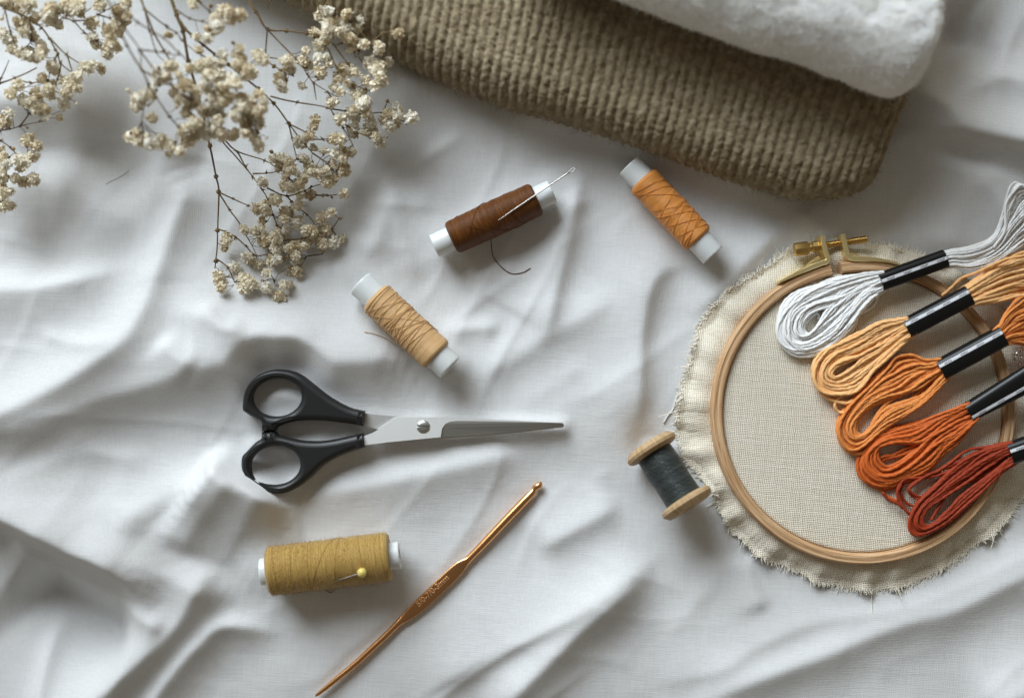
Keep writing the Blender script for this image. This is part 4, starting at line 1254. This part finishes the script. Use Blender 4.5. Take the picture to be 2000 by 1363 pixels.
def poly(pts, z): return [tuple(P(x, y, z)[:2]) for x, y in sc(pts)]
def densify(pts, z):
    p = outl(pts, z, 4)
    return [tuple(q) for q in p]
for nm, o_, hole in (('handle', up_o, (292, 246, 137, 105, -0.08)), ('handle', lo_o, (283, 624, 139, 108, -0.12))):
    curve_solid([densify(o_, zh), ell(*hole, zh)], zh, 5.5, 11.5, nm, m_black, scis)
zb0 = scz + 14; zt0 = scz + 22
b = MB()
low = [(640, 300), (780, 335), (870, 345), (985, 352), (1200, 380), (1600, 396), (1890, 401), (1892, 408), (1880, 413), (1600, 446), (1300, 477), (1000, 489), (930, 470), (860, 428), (775, 397), (650, 360)]
b.prism([P(x, y, zb0)[:2] for x, y in sc(low)], zb0 - 7, zb0)
o = b.build('blade', m_steel, scis, smooth=False)
o['label'] = 'lower blade joined to the upper ring handle'
b = MB()
main = [(640, 500), (770, 462), (815, 446), (855, 424), (895, 396), (935, 366), (955, 359), (980, 356), (1200, 358), (1400, 364), (1700, 379), (1878, 388), (1700, 384), (1400, 378), (1290, 377), (1255, 381), (1228, 394), (1210, 418), (1202, 467), (1000, 486), (900, 496), (780, 511), (660, 540)]
mp_ = [P(x, y, zt0)[:2] for x, y in sc(main)]
mz_ = lambda q_: zt0 - 0.13 * (q_[1] - P(0, 690 + .35 * 425, zt0)[1])
b.prism(mp_, [mz_(q_) - 7 for q_ in mp_], [mz_(q_) for q_ in mp_])
fac = [(1878, 388), (1890, 395), (1886, 403), (1600, 438), (1400, 454), (1202, 467), (1210, 418), (1228, 394), (1255, 381), (1290, 377), (1400, 378), (1700, 384)]
zf_ = [mz_(P(440 + .35 * x, 690 + .35 * y, zt0)) - d_ for (x, y), d_ in zip(fac, [0.3, 2, 3, 5, 5, 5, 2, 0.6, 0.3, 0.2, 0.2, 0.2])]
b.prism([P(x, y, zt0)[:2] for x, y in sc(fac)], np.array(zf_) - 7, zf_, mi=1)
b.build('blade', [m_steel, m_ground_steel], scis, smooth=False)
b = MB()
cs_ = P(440 + .35 * 1105, 690 + .35 * 410, zt0)
nr_, na_ = 26, 64
rr_, aa_ = np.meshgrid(np.linspace(0, 13.2, nr_), np.linspace(0, 2 * np.pi, na_, endpoint=False), indexing='ij')
xx, yy = rr_ * np.cos(aa_), rr_ * np.sin(aa_)
hz = 4.2 * (1 - (rr_ / 13.6) ** 4)
slot = np.abs(-math.sin(-0.03) * xx + math.cos(-0.03) * yy - 1.0) < 1.7
hz = np.where(slot, hz - 3.2, hz); hz[-1] = -1
b.grid(np.stack([cs_[0] + xx, cs_[1] + yy, zt0 + hz], -1), wrap_v=True)
o = b.build('pivot_screw', m_ground_steel, scis); sharp(o.data, 30)

# ------------------------------------------------------------------ crochet hook
def hkc(pts): return [(480 + .325 * x, 920 + .325 * y) for x, y in pts]
hp = [(1778, 66, 5, 5), (1770, 76, 17, 15), (1756, 92, 24, 22), (1742, 108, 24, 21), (1733, 118, 20, 15), (1722, 130, 21, 17), (1690, 162, 24, 23), (1640, 214, 25, 24), (1560, 297, 25, 24), (1440, 424, 24, 23), (1345, 522, 22, 20), (1318, 545, 27, 17), (1285, 576, 34, 14), (1240, 620, 39, 13.5), (1150, 706, 40, 13.5), (1060, 790, 39, 13.5), (1000, 842, 34, 14), (955, 880, 28, 16), (920, 908, 22, 19), (850, 978, 20, 19), (760, 1062, 19.5, 19), (690, 1128, 19, 18), (630, 1180, 18, 17), (570, 1228, 17, 16), (500, 1285, 15, 14), (450, 1325, 12, 11), (428, 1342, 9, 8), (418, 1351, 3, 3)]
hook = thing('crochet_hook', 'copper coloured metal crochet hook with a flat stamped grip', 'crochet hook', loc=tuple(P(845, 1145, ZH(845))))
ctr = np.array([[480 + .325 * x, 920 + .325 * y] for x, y, _, _ in hp])
wd = np.array([w for *_, w, _ in hp]) * .325; tk = np.array([t for *_, t in hp]) * .325
zc_ = np.array([ZH(p[0]) + 8.5 for p in ctr])
pts = np.array([P(p[0], p[1], z) for p, z in zip(ctr, zc_)])
dense = smooth_path(np.c_[pts, wd, tk], 3.0)
pp, wd, tk = dense[:, :3], np.maximum(dense[:, 3], 0.5), np.maximum(dense[:, 4], 0.5)
t = np.gradient(pp, axis=0); t /= np.linalg.norm(t, axis=1, keepdims=True)
sd_ = np.cross(t, [0, 0, 1.0]); sd_ /= np.linalg.norm(sd_, axis=1, keepdims=True); up_ = np.cross(sd_, t)
aa = np.linspace(0, 2 * np.pi, 32, endpoint=False)
flatness = np.clip((wd / np.maximum(tk, 0.1) - 1.1) / 1.2, 0, 1)
ex_ = 1 - 0.72 * flatness
Gh = np.empty((len(pp), 32, 3))
for i in range(len(pp)):
    c1 = np.sign(np.cos(aa)) * np.abs(np.cos(aa)) ** (1 - 0.35 * flatness[i]); s1 = np.sign(np.sin(aa)) * np.abs(np.sin(aa)) ** ex_[i]
    Gh[i] = pp[i] + np.outer(c1 * wd[i], sd_[i]) + np.outer(s1 * tk[i], up_[i])
# the throat cut under the hook tip
dn = np.linalg.norm(pp - pp[0], axis=1)
cut = np.exp(-((dn - 17.0) / 4.5) ** 2)
Gh += (sd_[:, None] * np.where(np.cos(aa) < -0.2, -np.cos(aa), 0)[None, :, None] * 5.0 - up_[:, None] * np.where(np.sin(aa) > 0.2, np.sin(aa), 0)[None, :, None] * 2.2) * cut[:, None, None]
b = MB(); b.grid(Gh, wrap_v=True, flip=True)
hk_body = b.build('hook_shaft', m_copper, hook)
tm = text_mesh('5/0-7/0-3mm', 15.5, 0.6, 0.3)
tv = np.array([v.co[:] for v in tm.vertices]) / S
gc = P(*hkc([(1124, 716)])[0], ZH(845) + 8.5)
pa, pb = P(*hkc([(1000, 842)])[0], 9), P(*hkc([(1285, 576)])[0], 9)
e1 = (pb - pa) / np.linalg.norm(pb - pa); e2 = np.cross([0, 0, 1.0], e1)
me = tm
wv = gc + np.outer(tv[:, 0], e1) + np.outer(tv[:, 1], e2) + np.outer(tv[:, 2] + 4.9, [0, 0, 1])
org = np.array(hook.location) / S
me.vertices.foreach_set('co', ((wv - org) * S).astype(np.float32).ravel()); me.update()
me.materials.clear(); me.materials.append(m_copper_edge)
o = bpy.data.objects.new('stamped_lettering', me); C.objects.link(o); o.parent = hook

# ------------------------------------------------------------------ dried gypsophila
def blossom_mesh(seed, npet=80, R=1.0, open_=1.75):
    r = np.random.default_rng(seed)
    b = MB()
    for k in range(npet):
        th_ = math.acos(1 - r.uniform(0, 1) * (1 - math.cos(open_))); ph = r.uniform(0, 2 * np.pi)
        d = np.array([math.sin(th_) * math.cos(ph), math.sin(th_) * math.sin(ph), math.cos(th_)])
        s = np.cross(d, r.normal(size=3)); s /= np.linalg.norm(s); n_ = np.cross(d, s)
        w = r.uniform(0.11, 0.21); hgt_ = r.uniform(0.55, 0.92); rea = r.uniform(0.12, 0.40); cup = r.uniform(-0.2, 0.3)
        V = []; A_ = []
        for u in (0, 0.55, 1.0):
            for v in (-1, -0.33, 0.33, 1):
                fr_ = r.normal(0, 0.05) * u
                q = d * (0.30 + (hgt_ - 0.30) * math.sin(u * 1.5) + fr_ - 0.08 * u * v * v) + n_ * (rea * (1 - math.cos(u * 1.5)) + cup * v * v * w * 0.5 + r.normal(0, 0.02)) + s * v * w * (0.30 + 0.70 * u)
                V.append(q * R); A_.append([u])
        idx = np.arange(12).reshape(3, 4)
        q = np.stack([idx[:-1, :-1], idx[1:, :-1], idx[1:, 1:], idx[:-1, 1:]], -1).reshape(-1, 4)
        b.add(np.array(V), quads=q, rad=np.array(A_))
    uu, vv = np.meshgrid(np.linspace(0, 2 * np.pi, 9, endpoint=False), np.linspace(0.05, np.pi - 0.05, 6), indexing='ij')
    cr_ = 0.60 * (1 + r.normal(0, 0.12, uu.shape))
    b.grid(np.stack([cr_ * np.sin(vv) * np.cos(uu), cr_ * np.sin(vv) * np.sin(uu), cr_ * np.cos(vv) * 0.8 + 0.05], -1), wrap_u=True, flip=True, rad=np.full(uu.shape + (1,), 0.8))
    # calyx cup below
    pr = [(-0.72, 0.05), (-0.60, 0.15), (-0.38, 0.20), (-0.15, 0.16)]
    a = np.linspace(0, 2 * np.pi, 8, endpoint=False)
    Gc = np.array([[[rr0 * math.cos(x), rr0 * math.sin(x), z0] for x in a] for z0, rr0 in pr])
    b.grid(Gc, wrap_v=True, mi=1, rad=np.zeros((4, 8, 1)))
    return b
PET = []
for sd0 in range(7):
    me = blossom_mesh(100 + sd0, 84 if sd0 < 5 else 54, 1.0, 1.9 if sd0 < 4 else 1.25).mesh('blossom')
    me.materials.append(m_petal); me.materials.append(m_calyx)
    PET.append(me)
bb = MB()
uu, vv = np.meshgrid(np.linspace(0, 2 * np.pi, 10, endpoint=False), np.linspace(0.02, np.pi - 0.02, 8), indexing='ij')
bb.grid(np.stack([0.62 * np.sin(vv) * np.cos(uu) * (1 + 0.12 * np.cos(5 * uu)), 0.62 * np.sin(vv) * np.sin(uu) * (1 + 0.12 * np.cos(5 * uu)), 0.85 * np.cos(vv)], -1), wrap_u=True, rad=np.zeros((10, 8, 1)))
m_bud = mat('dried_bud', (0.34, 0.22, 0.11), 0.8, spec=0.2)
BUD = bb.mesh('bud'); BUD.materials.append(m_bud)

def cv(lst, ox, oy, k): return [(ox + k * x, oy + k * y) for x, y in lst]
B_mid = cv([(215, 910), (255, 840), (335, 1020), (215, 1150), (300, 1230), (230, 1200), (415, 1185), (515, 1250), (580, 1290), (635, 1215), (500, 570), (460, 670), (390, 700), (340, 790), (600, 720), (640, 740), (520, 800), (580, 840), (640, 860), (700, 850), (710, 900),
            (790, 740), (820, 700), (850, 850), (900, 880), (960, 860), (980, 830), (940, 760), (1000, 730), (1060, 740), (640, 970), (780, 950), (870, 960), (930, 990), (900, 1040), (700, 1060), (640, 1110), (600, 1110), (760, 1060), (820, 1080), (740, 1140), (700, 1180), (800, 1160), (860, 1090), (920, 1150), (1030, 1150),
            (1130, 860), (1180, 890), (1120, 920), (1060, 960), (1100, 1020), (1050, 1000), (1180, 1000), (1140, 1060), (1240, 960), (1260, 820), (1290, 880), (1280, 940), (1240, 1000), (1250, 1090), (1210, 1150), (1140, 1140), (1250, 1230), (1260, 1270)], 220, 0, .2274)
B_top = cv([(480, 290), (690, 20), (870, 150), (840, 260), (900, 230), (820, 320), (720, 320), (740, 430), (1000, 110), (1010, 170), (1090, 130), (935, 85), (660, 600), (760, 560), (830, 530), (870, 600), (950, 470), (950, 530), (900, 560), (820, 640), (880, 660), (930, 640), (1070, 560), (1100, 590), (1160, 600), (1180, 640), (1240, 490), (1280, 520), (1090, 420)], 220, 0, .2274)
B_right = cv([(680, 110), (640, 140), (710, 90), (855, 130), (990, 170), (965, 240), (575, 290), (700, 210), (740, 200), (690, 290), (720, 270), (680, 370), (640, 390), (830, 230), (880, 240), (800, 280), (850, 330), (915, 330), (910, 430), (1020, 390), (1140, 380), (1150, 420), (1310, 290), (1190, 530), (1080, 550), (1110, 600), (1150, 640), (1170, 690), (1030, 710), (1100, 750),
              (510, 450), (490, 540), (530, 560), (350, 530), (370, 580), (400, 620), (620, 510), (690, 490), (720, 560), (620, 630), (640, 650), (300, 690), (330, 740), (485, 730), (100, 480), (820, 600), (880, 600), (930, 620), (800, 670), (760, 770), (830, 800), (770, 870), (740, 900), (890, 720), (940, 800), (970, 830), (950, 930), (1000, 900), (1030, 880), (920, 960)], 480, 0, .2274)
B_rlow = cv([(820, 1030), (910, 1110), (960, 1000), (1080, 1050), (1030, 1140), (1090, 1130), (1290, 920), (1220, 980), (1180, 1030), (1240, 1080), (1300, 1000), (1270, 1060), (1415, 1020), (1150, 1230), (1120, 1180), (600, 1040), (580, 1090), (560, 1180), (460, 1210)], 480, 0, .2274) + \
         cv([(770, 100), (840, 60), (860, 150), (1000, 90), (1050, 80), (1080, 100), (940, 180), (1040, 190), (1110, 180), (1170, 180), (1090, 230), (1000, 250), (840, 290), (780, 230), (640, 230), (560, 240), (680, 260), (610, 270), (700, 320), (670, 370), (780, 380), (850, 340), (900, 350), (960, 330), (1010, 290), (1070, 340), (1020, 380), (970, 410), (1090, 300), (680, 450), (720, 430), (760, 430)], 390, 250, .2568)
B_low = cv([(470, 415), (830, 500), (1090, 500), (570, 550), (440, 610), (500, 620), (740, 590), (650, 630), (640, 690), (490, 700), (730, 730), (480, 780), (340, 770), (200, 840), (215, 870), (420, 790), (470, 830), (600, 790), (640, 780), (580, 830), (500, 870), (820, 790), (850, 780), (930, 690), (1000, 650), (970, 780), (900, 840), (930, 890), (1020, 860), (800, 890), (720, 890), (730, 960), (740, 1000), (680, 910), (580, 920), (350, 980), (380, 1000), (270, 1050), (450, 1040), (550, 1010), (580, 1000), (510, 1110), (740, 1080), (140, 1110), (160, 1140), (165, 1210), (330, 1140), (370, 1170), (340, 1220), (390, 1190), (520, 1210), (640, 1190), (610, 1280)], 390, 250, .2568)
B_left = cv([(430, 60), (330, 60), (340, 140), (300, 40), (640, 150), (700, 120), (740, 280), (760, 330), (860, 60), (960, 60), (1050, 60), (920, 130), (990, 150), (880, 170), (1060, 110), (620, 220), (470, 220), (770, 150), (240, 290), (300, 310), (360, 370), (400, 430), (330, 420), (60, 430), (100, 500), (430, 500), (170, 640), (240, 700), (350, 730), (400, 720), (510, 640), (530, 700), (560, 740), (540, 580), (680, 860), (570, 1020), (650, 1160), (660, 1240), (860, 1080), (980, 1010), (1010, 1150), (930, 1120), (840, 1220), (1080, 890), (1140, 880), (1230, 860), (1190, 500), (1230, 540), (1430, 530), (1490, 550), (1380, 620), (1420, 600), (1190, 310), (1280, 110), (1320, 100), (1630, 20), (1540, 150), (1600, 200), (1660, 220), (1500, 300), (1570, 350), (1400, 440), (1560, 440), (1530, 390), (250, 1110), (100, 1220), (160, 1240), (320, 1320), (430, 1310), (480, 1230), (820, 1340), (50, 40), (160, 20)], 0, 0, .15)
B_lleft = cv([(400, 170), (440, 120), (500, 200), (510, 280), (110, 250), (40, 330), (20, 380), (320, 520), (300, 560), (410, 600), (350, 700), (60, 720), (90, 800), (210, 750), (230, 830), (280, 790), (30, 860), (20, 930), (190, 960), (250, 1000), (370, 960), (320, 980), (30, 1060), (50, 1120), (60, 1230), (30, 1280)], 0, 180, .176)

SPR = [
 dict(lab='blurred dried gypsophila sprig raised nearest the lens, dense round cluster', bl=B_mid, z=lambda x, y: 250 - 0.25 * (y - 150), bud=[(250, 177), (345, 209)], R=14.0,
      st=[[(205, -14, 330), (222, 27, 320), (248, 90, 305), (277, 137, 290), (290, 165, 280), (305, 190, 270), (330, 228, 255), (350, 250, 245)], [(214, 8, 325), (240, 50, 315), (272, 97, 300), (275, 138, 290)], [(272, 97, 300), (330, 105, 290), (355, 108, 285)], [(272, 97, 300), (310, 145, 280), (340, 165, 275)],
          [(277, 137, 290), (330, 165, 275), (362, 190, 265), (400, 215, 255)], [(220, 5, 325), (270, 45, 310), (320, 75, 300), (350, 105, 290), (400, 150, 275), (440, 190, 260), (480, 225, 250)], [(305, 192, 270), (290, 205, 262), (275, 200, 262)], [(290, 165, 280), (283, 200, 268), (275, 240, 255)], [(440, 190, 260), (490, 200, 250)], [(400, 215, 255), (410, 250, 245)]]),
 dict(lab='dried gypsophila sprig on the thick straight stem, out of focus at the top', bl=B_top, z=lambda x, y: 215 - 0.1 * (y - 60), bud=[(455, 84), (412, 12)], R=13.5,
      st=[[(270, -14, 250), (282, 18, 245), (300, 65, 235), (320, 100, 225), (332, 118, 220), (350, 145, 210), (375, 160, 205)], [(282, 18, 245), (325, 52, 235), (345, 65, 230), (357, 80, 225), (380, 100, 215)], [(282, 18, 245), (292, 60, 235), (305, 102, 225), (320, 118, 218)], [(340, 16, 235), (370, 37, 228), (395, 42, 222), (420, 50, 216)], [(385, -10, 225), (392, 6, 222), (410, 24, 220), (425, 40, 215)], [(380, 100, 215), (430, 125, 205), (480, 130, 200)]]),
 dict(lab='long dried gypsophila sprig whose tip hangs lowest over the sheet', bl=B_low, z=lambda x, y: 62 - 0.13 * (y - 350), bud=[(608, 389), (631, 382), (665, 426), (631, 491), (554, 507), (565, 522)], R=13.5, thick=3.2,
      st=[[(325, -30, 200), (345, 30, 190), (357, 62, 185), (368, 120, 172), (385, 180, 145), (400, 240, 110), (410, 285, 88), (422, 345, 66), (427, 375, 56), (425, 450, 44), (422, 510, 34), (420, 525, 32)],
          [(427, 375, 56), (455, 388, 52), (485, 402, 50), (500, 405, 48)], [(427, 375, 56), (448, 410, 50), (470, 440, 46), (500, 495, 40)], [(425, 447, 44), (440, 452, 42), (460, 463, 40), (480, 480, 38), (500, 499, 36), (534, 494, 36)], [(422, 505, 34), (445, 522, 32), (460, 555, 28)],
          [(400, 240, 110), (431, 273, 95), (493, 345, 72), (513, 371, 66), (524, 391, 62), (533, 420, 56), (540, 440, 50), (545, 470, 46)], [(440, 275, 95), (463, 296, 86), (516, 314, 78), (557, 340, 70)], [(463, 296, 86), (480, 325, 78), (493, 345, 72)], [(493, 339, 72), (520, 338, 70), (541, 335, 68)], [(521, 368, 66), (560, 383, 60), (595, 373, 58), (608, 365, 56), (631, 359, 54)],
          [(560, 383, 60), (570, 394, 56), (600, 420, 50), (616, 440, 46)], [(616, 382, 52), (640, 382, 50), (658, 380, 50)], [(554, 470, 46), (590, 466, 44), (620, 458, 44), (647, 448, 42), (662, 427, 44)], [(647, 448, 42), (660, 465, 38)], [(534, 545, 28), (541, 568, 22), (546, 578, 18)], [(540, 440, 50), (560, 455, 48)], [(600, 500, 34), (631, 497, 32)]]),
 dict(lab='dried gypsophila sprig with the branch reaching furthest right', bl=B_rlow, z=lambda x, y: 92 - 0.08 * (y - 250), bud=[(757, 198), (530, 297), (529, 0)], R=13.0, thick=2.6,
      st=[[(350, 40, 190), (361, 57, 185), (375, 70, 180), (397, 89, 170), (420, 107, 162), (447, 127, 152), (504, 173, 130), (535, 202, 118), (564, 241, 106), (585, 270, 98), (610, 300, 92)], [(564, 241, 106), (598, 259, 98), (620, 270, 94)], [(564, 241, 106), (571, 270, 98), (580, 310, 90)], [(528, 189, 122), (580, 200, 116), (639, 211, 108), (653, 227, 104), (670, 250, 98), (690, 285, 92)], [(639, 211, 108), (680, 218, 104), (705, 223, 102), (748, 220, 100), (770, 230, 98), (791, 239, 96)], [(748, 220, 100), (757, 198, 102)], [(610, 300, 92), (640, 320, 88), (650, 340, 84)], [(653, 227, 104), (690, 255, 98), (735, 275, 92)], [(585, 270, 98), (630, 272, 94), (660, 270, 92)], [(580, 310, 90), (560, 330, 86), (565, 350, 84)]]),
 dict(lab='dried gypsophila sprig against the left end of the brown knit', bl=B_right, z=lambda x, y: 128 - 0.08 * (y - 120), bud=[(750, 118), (718, 160), (535, 130)], R=13.5, thick=2.6,
      st=[[(474, -20, 150), (500, 24, 146), (522, 57, 142), (560, 61, 140), (600, 66, 138), (630, 70, 136)], [(522, 57, 142), (577, 115, 136), (600, 145, 130), (612, 162, 126), (640, 180, 122), (660, 190, 120)], [(522, 57, 142), (521, 113, 138), (550, 138, 132), (575, 150, 130)], [(521, 113, 138), (545, 115, 136)], [(612, 162, 126), (618, 195, 116)], [(617, -6, 150), (624, 25, 146), (640, 60, 140)], [(648, -4, 150), (640, 8, 148), (665, 25, 144), (690, 50, 140), (725, 85, 134), (750, 110, 128)],
          [(640, 95, 136), (663, 140, 128), (690, 165, 122), (715, 175, 120), (725, 180, 118)], [(650, 85, 138), (680, 125, 130), (700, 150, 124)], [(725, 85, 134), (750, 65, 136), (778, 65, 136)], [(700, 110, 132), (715, 130, 128), (740, 135, 126)], [(690, 165, 122), (700, 205, 114)], [(640, 180, 122), (655, 200, 116)]]),
 dict(lab='dried gypsophila sprig filling the top left corner', bl=B_left, z=lambda x, y: 165 - 0.1 * y, bud=[(202, 47), (3, 37), (250, 3), (236, 5), (190, 43)], R=13.0,
      st=[[(0, 8, 190), (9, 16, 186), (57, 36, 178), (81, 55, 172), (96, 76, 166), (108, 98, 160), (113, 105, 158), (118, 123, 152), (141, 144, 146)], [(99, 77, 166), (130, 107, 156), (162, 128, 150), (180, 132, 148)], [(130, 107, 156), (143, 147, 146)], [(121, 34, 175), (143, 42, 172), (165, 65, 164), (185, 78, 160)], [(144, 42, 172), (170, 39, 172), (192, 29, 172), (213, 18, 172)], [(192, 29, 172), (215, 36, 168), (235, 50, 164)], [(113, 105, 158), (100, 130, 150), (95, 160, 146)], [(9, 16, 186), (20, 60, 176), (28, 85, 170)], [(57, 36, 178), (60, 80, 168), (40, 100, 162)], [(120, 125, 152), (112, 155, 146), (100, 185, 140)], [(200, -10, 180), (185, 10, 176), (165, 25, 174)]]),
 dict(lab='dried gypsophila sprig entering from the left edge, halfway down the leaves of the bunch', bl=B_lleft, z=lambda x, y: 120 - 0.15 * (y - 260), bud=[(26, 291)], R=13.0,
      st=[[(-30, 170, 150), (0, 163, 148), (30, 153, 146), (72, 132, 144)], [(30, 153, 146), (60, 162, 142), (85, 157, 140)], [(-40, 262, 130), (0, 256, 128), (19, 252, 127), (39, 247, 126), (79, 238, 124)], [(39, 247, 126), (56, 222, 128), (49, 212, 130), (32, 191, 132)], [(-40, 262, 126), (0, 275, 122), (20, 288, 118), (40, 310, 114)], [(-40, 330, 110), (0, 335, 108), (20, 345, 106), (50, 350, 104)], [(-40, 400, 100), (0, 395, 98), (8, 380, 100)], [(-30, 170, 150), (0, 155, 150), (18, 118, 152)], [(40, 310, 114), (62, 300, 116)]])]
SPR[6]['lab'] = 'dried gypsophila sprig reaching in from the left edge below the corner sprig'
fr = np.random.default_rng(77)
def rot_to(d):
    return Vector(d).to_track_quat('Z', 'Y')
for si, sp in enumerate(SPR):
    st = [smooth_path(PL([(x, y, z) for x, y, z in s_]), 4) for s_ in sp['st']]
    nodes = np.vstack(st)
    base = nodes[0]
    root = thing('gypsophila_sprig', sp['lab'], 'dried flowers', loc=tuple(base), group='dried gypsophila sprigs in the top left')
    b = MB()
    th0 = sp.get('thick', 2.0)
    for k, (s_, raw) in enumerate(zip(st, sp['st'])):
        r0, r1 = (th0, 1.1) if k == 0 else (1.6, 0.8)
        s_ = s_ + np.c_[vnoise(np.arange(len(s_)) / 7 + k * 9, si)[:, None] * 0.7, vnoise(np.arange(len(s_)) / 7 + k * 9, si + 20)[:, None] * 0.7, np.zeros((len(s_), 1))]
        b.tube(s_, np.linspace(r0, r1, len(s_)), 7)
        for p in raw[1:-1]:          # swollen nodes with a pair of scale leaves
            q = P(*p)
            b.tube([q - np.array([0, 0, 2.0]), q, q + np.array([0, 0, 2.0])], [0.8, r0 * 1.35 + 0.6, 0.8], 7)
            for _ in range(2):
                d = fr.normal(size=3); d /= np.linalg.norm(d)
                b.tube([q, q + d * 4, q + d * 8 + np.array([0, 0, -1])], [1.3, 0.9, 0.15], 5)
    items = []
    for (x, y) in sp['bl']:
        z = sp['z'](x, y) + fr.uniform(-16, 16)
        z = max(z, 14)
        items.append((P(x + fr.normal(0, 1.0), y + fr.normal(0, 1.0), z), 1.27 * sp['R'] * fr.uniform(0.72, 1.14) * (1 - z / H), False))
        if fr.random() < 0.55:      # a second floret tucked beside or under it
            z2 = max(z - fr.uniform(8, 22), 12)
            items.append((P(x + fr.normal(0, 8), y + fr.normal(0, 8), z2), 1.35 * sp['R'] * fr.uniform(0.6, 0.95) * (1 - z2 / H), False))
    for (x, y) in sp['bud']:
        z = sp['z'](x, y)
        items.append((P(x, y, z), 5.6, True))
    for _ in range(5):
        x, y = sp['bl'][fr.integers(len(sp['bl']))]
        z = sp['z'](x, y) + fr.uniform(-10, 14)
        items.append((P(x + fr.normal(0, 14), y + fr.normal(0, 14), max(z, 12)), fr.uniform(3.6, 5.2), True))
    rest = MB(); nparts = 0
    items.sort(key=lambda t: -t[1])
    for c_, R_, isbud in items:
        # thin stalk from the nearest branch
        dd = np.linalg.norm((nodes - c_) * np.array([1, 1, 0.6]), axis=1)
        j = int(np.argmin(dd + fr.uniform(0, 10, len(dd))))
        n0_ = nodes[j]
        face = c_ - n0_
        fl_ = np.linalg.norm(face)
        dirv = face / max(fl_, 1e-6) * 0.9 + np.array([0, 0, 1.05]) + fr.normal(0, 0.35, 3)
        dirv /= np.linalg.norm(dirv)
        end = c_ - dirv * R_ * 0.6
        if fl_ < 90:
            mid = (n0_ + end) / 2 + fr.normal(0, 0.08, 3) * fl_
            b.tube(smooth_path(np.array([n0_, mid, end]), 6), 0.62, 5)
        else:
            n1_ = end - dirv * 26 + fr.normal(0, 5, 3)
            b.tube(smooth_path(np.array([n1_, end]), 6), 0.6, 5)
        me = BUD if isbud else PET[fr.integers(len(PET))]
        if nparts < 100:
            o = bpy.data.objects.new('bud' if isbud else 'blossom', me)
            C.objects.link(o); o.parent = root
            o.rotation_mode = 'QUATERNION'
            qn = rot_to(dirv)
            o.rotation_quaternion = qn @ Matrix.Rotation(fr.uniform(0, 6.28), 3, 'Z').to_quaternion()
            o.location = Vector((c_ - base) * S)
            o.scale = (R_, R_, R_ * fr.uniform(0.8, 1.0))
            nparts += 1
        else:
            co = np.array([v.co[:] for v in me.vertices]) / S
            Rm = np.array(rot_to(dirv).to_matrix())
            fc = [tuple(p.vertices) for p in me.polygons]
            ra = np.empty(len(me.vertices), np.float32); me.attributes['rad'].data.foreach_get('value', ra)
            rest.add((co * R_) @ Rm.T + c_, quads=[f for f in fc if len(f) == 4], rad=ra[:, None])
    b.build('stem', m_stem, root)
    if rest.n:
        rest.build('small_blossoms', m_petal, root)['kind'] = 'stuff'

# ------------------------------------------------------------------ loose bits on the sheet
def loose(pts, r, m, lab, cat='thread', nm='loose_thread'):
    q = smooth_path(np.array(pts, float), 3)
    b = MB(); b.tube(np.array([P(x, y, samp(x, y) + r + 0.6) for x, y in q]), r, 6)
    tag(b.build(nm, m, None), lab, cat)
m_lint = mat('white_lint', (0.72, 0.70, 0.68), 0.9)
m_dark = mat('dark_fibre', (0.12, 0.10, 0.08), 0.8)
loose([(1296, 826), (1304, 812), (1314, 800), (1319, 785), (1323, 772), (1330, 768), (1326, 780), (1318, 794)], 1.3, m_lint, 'pale curled thread end on the sheet left of the linen edge')
loose([(207, 360), (222, 352), (238, 344), (252, 333)], 0.32, m_dark, 'fine dark fibre lying on the sheet below the flowers', 'fibre', 'stray_fibre')
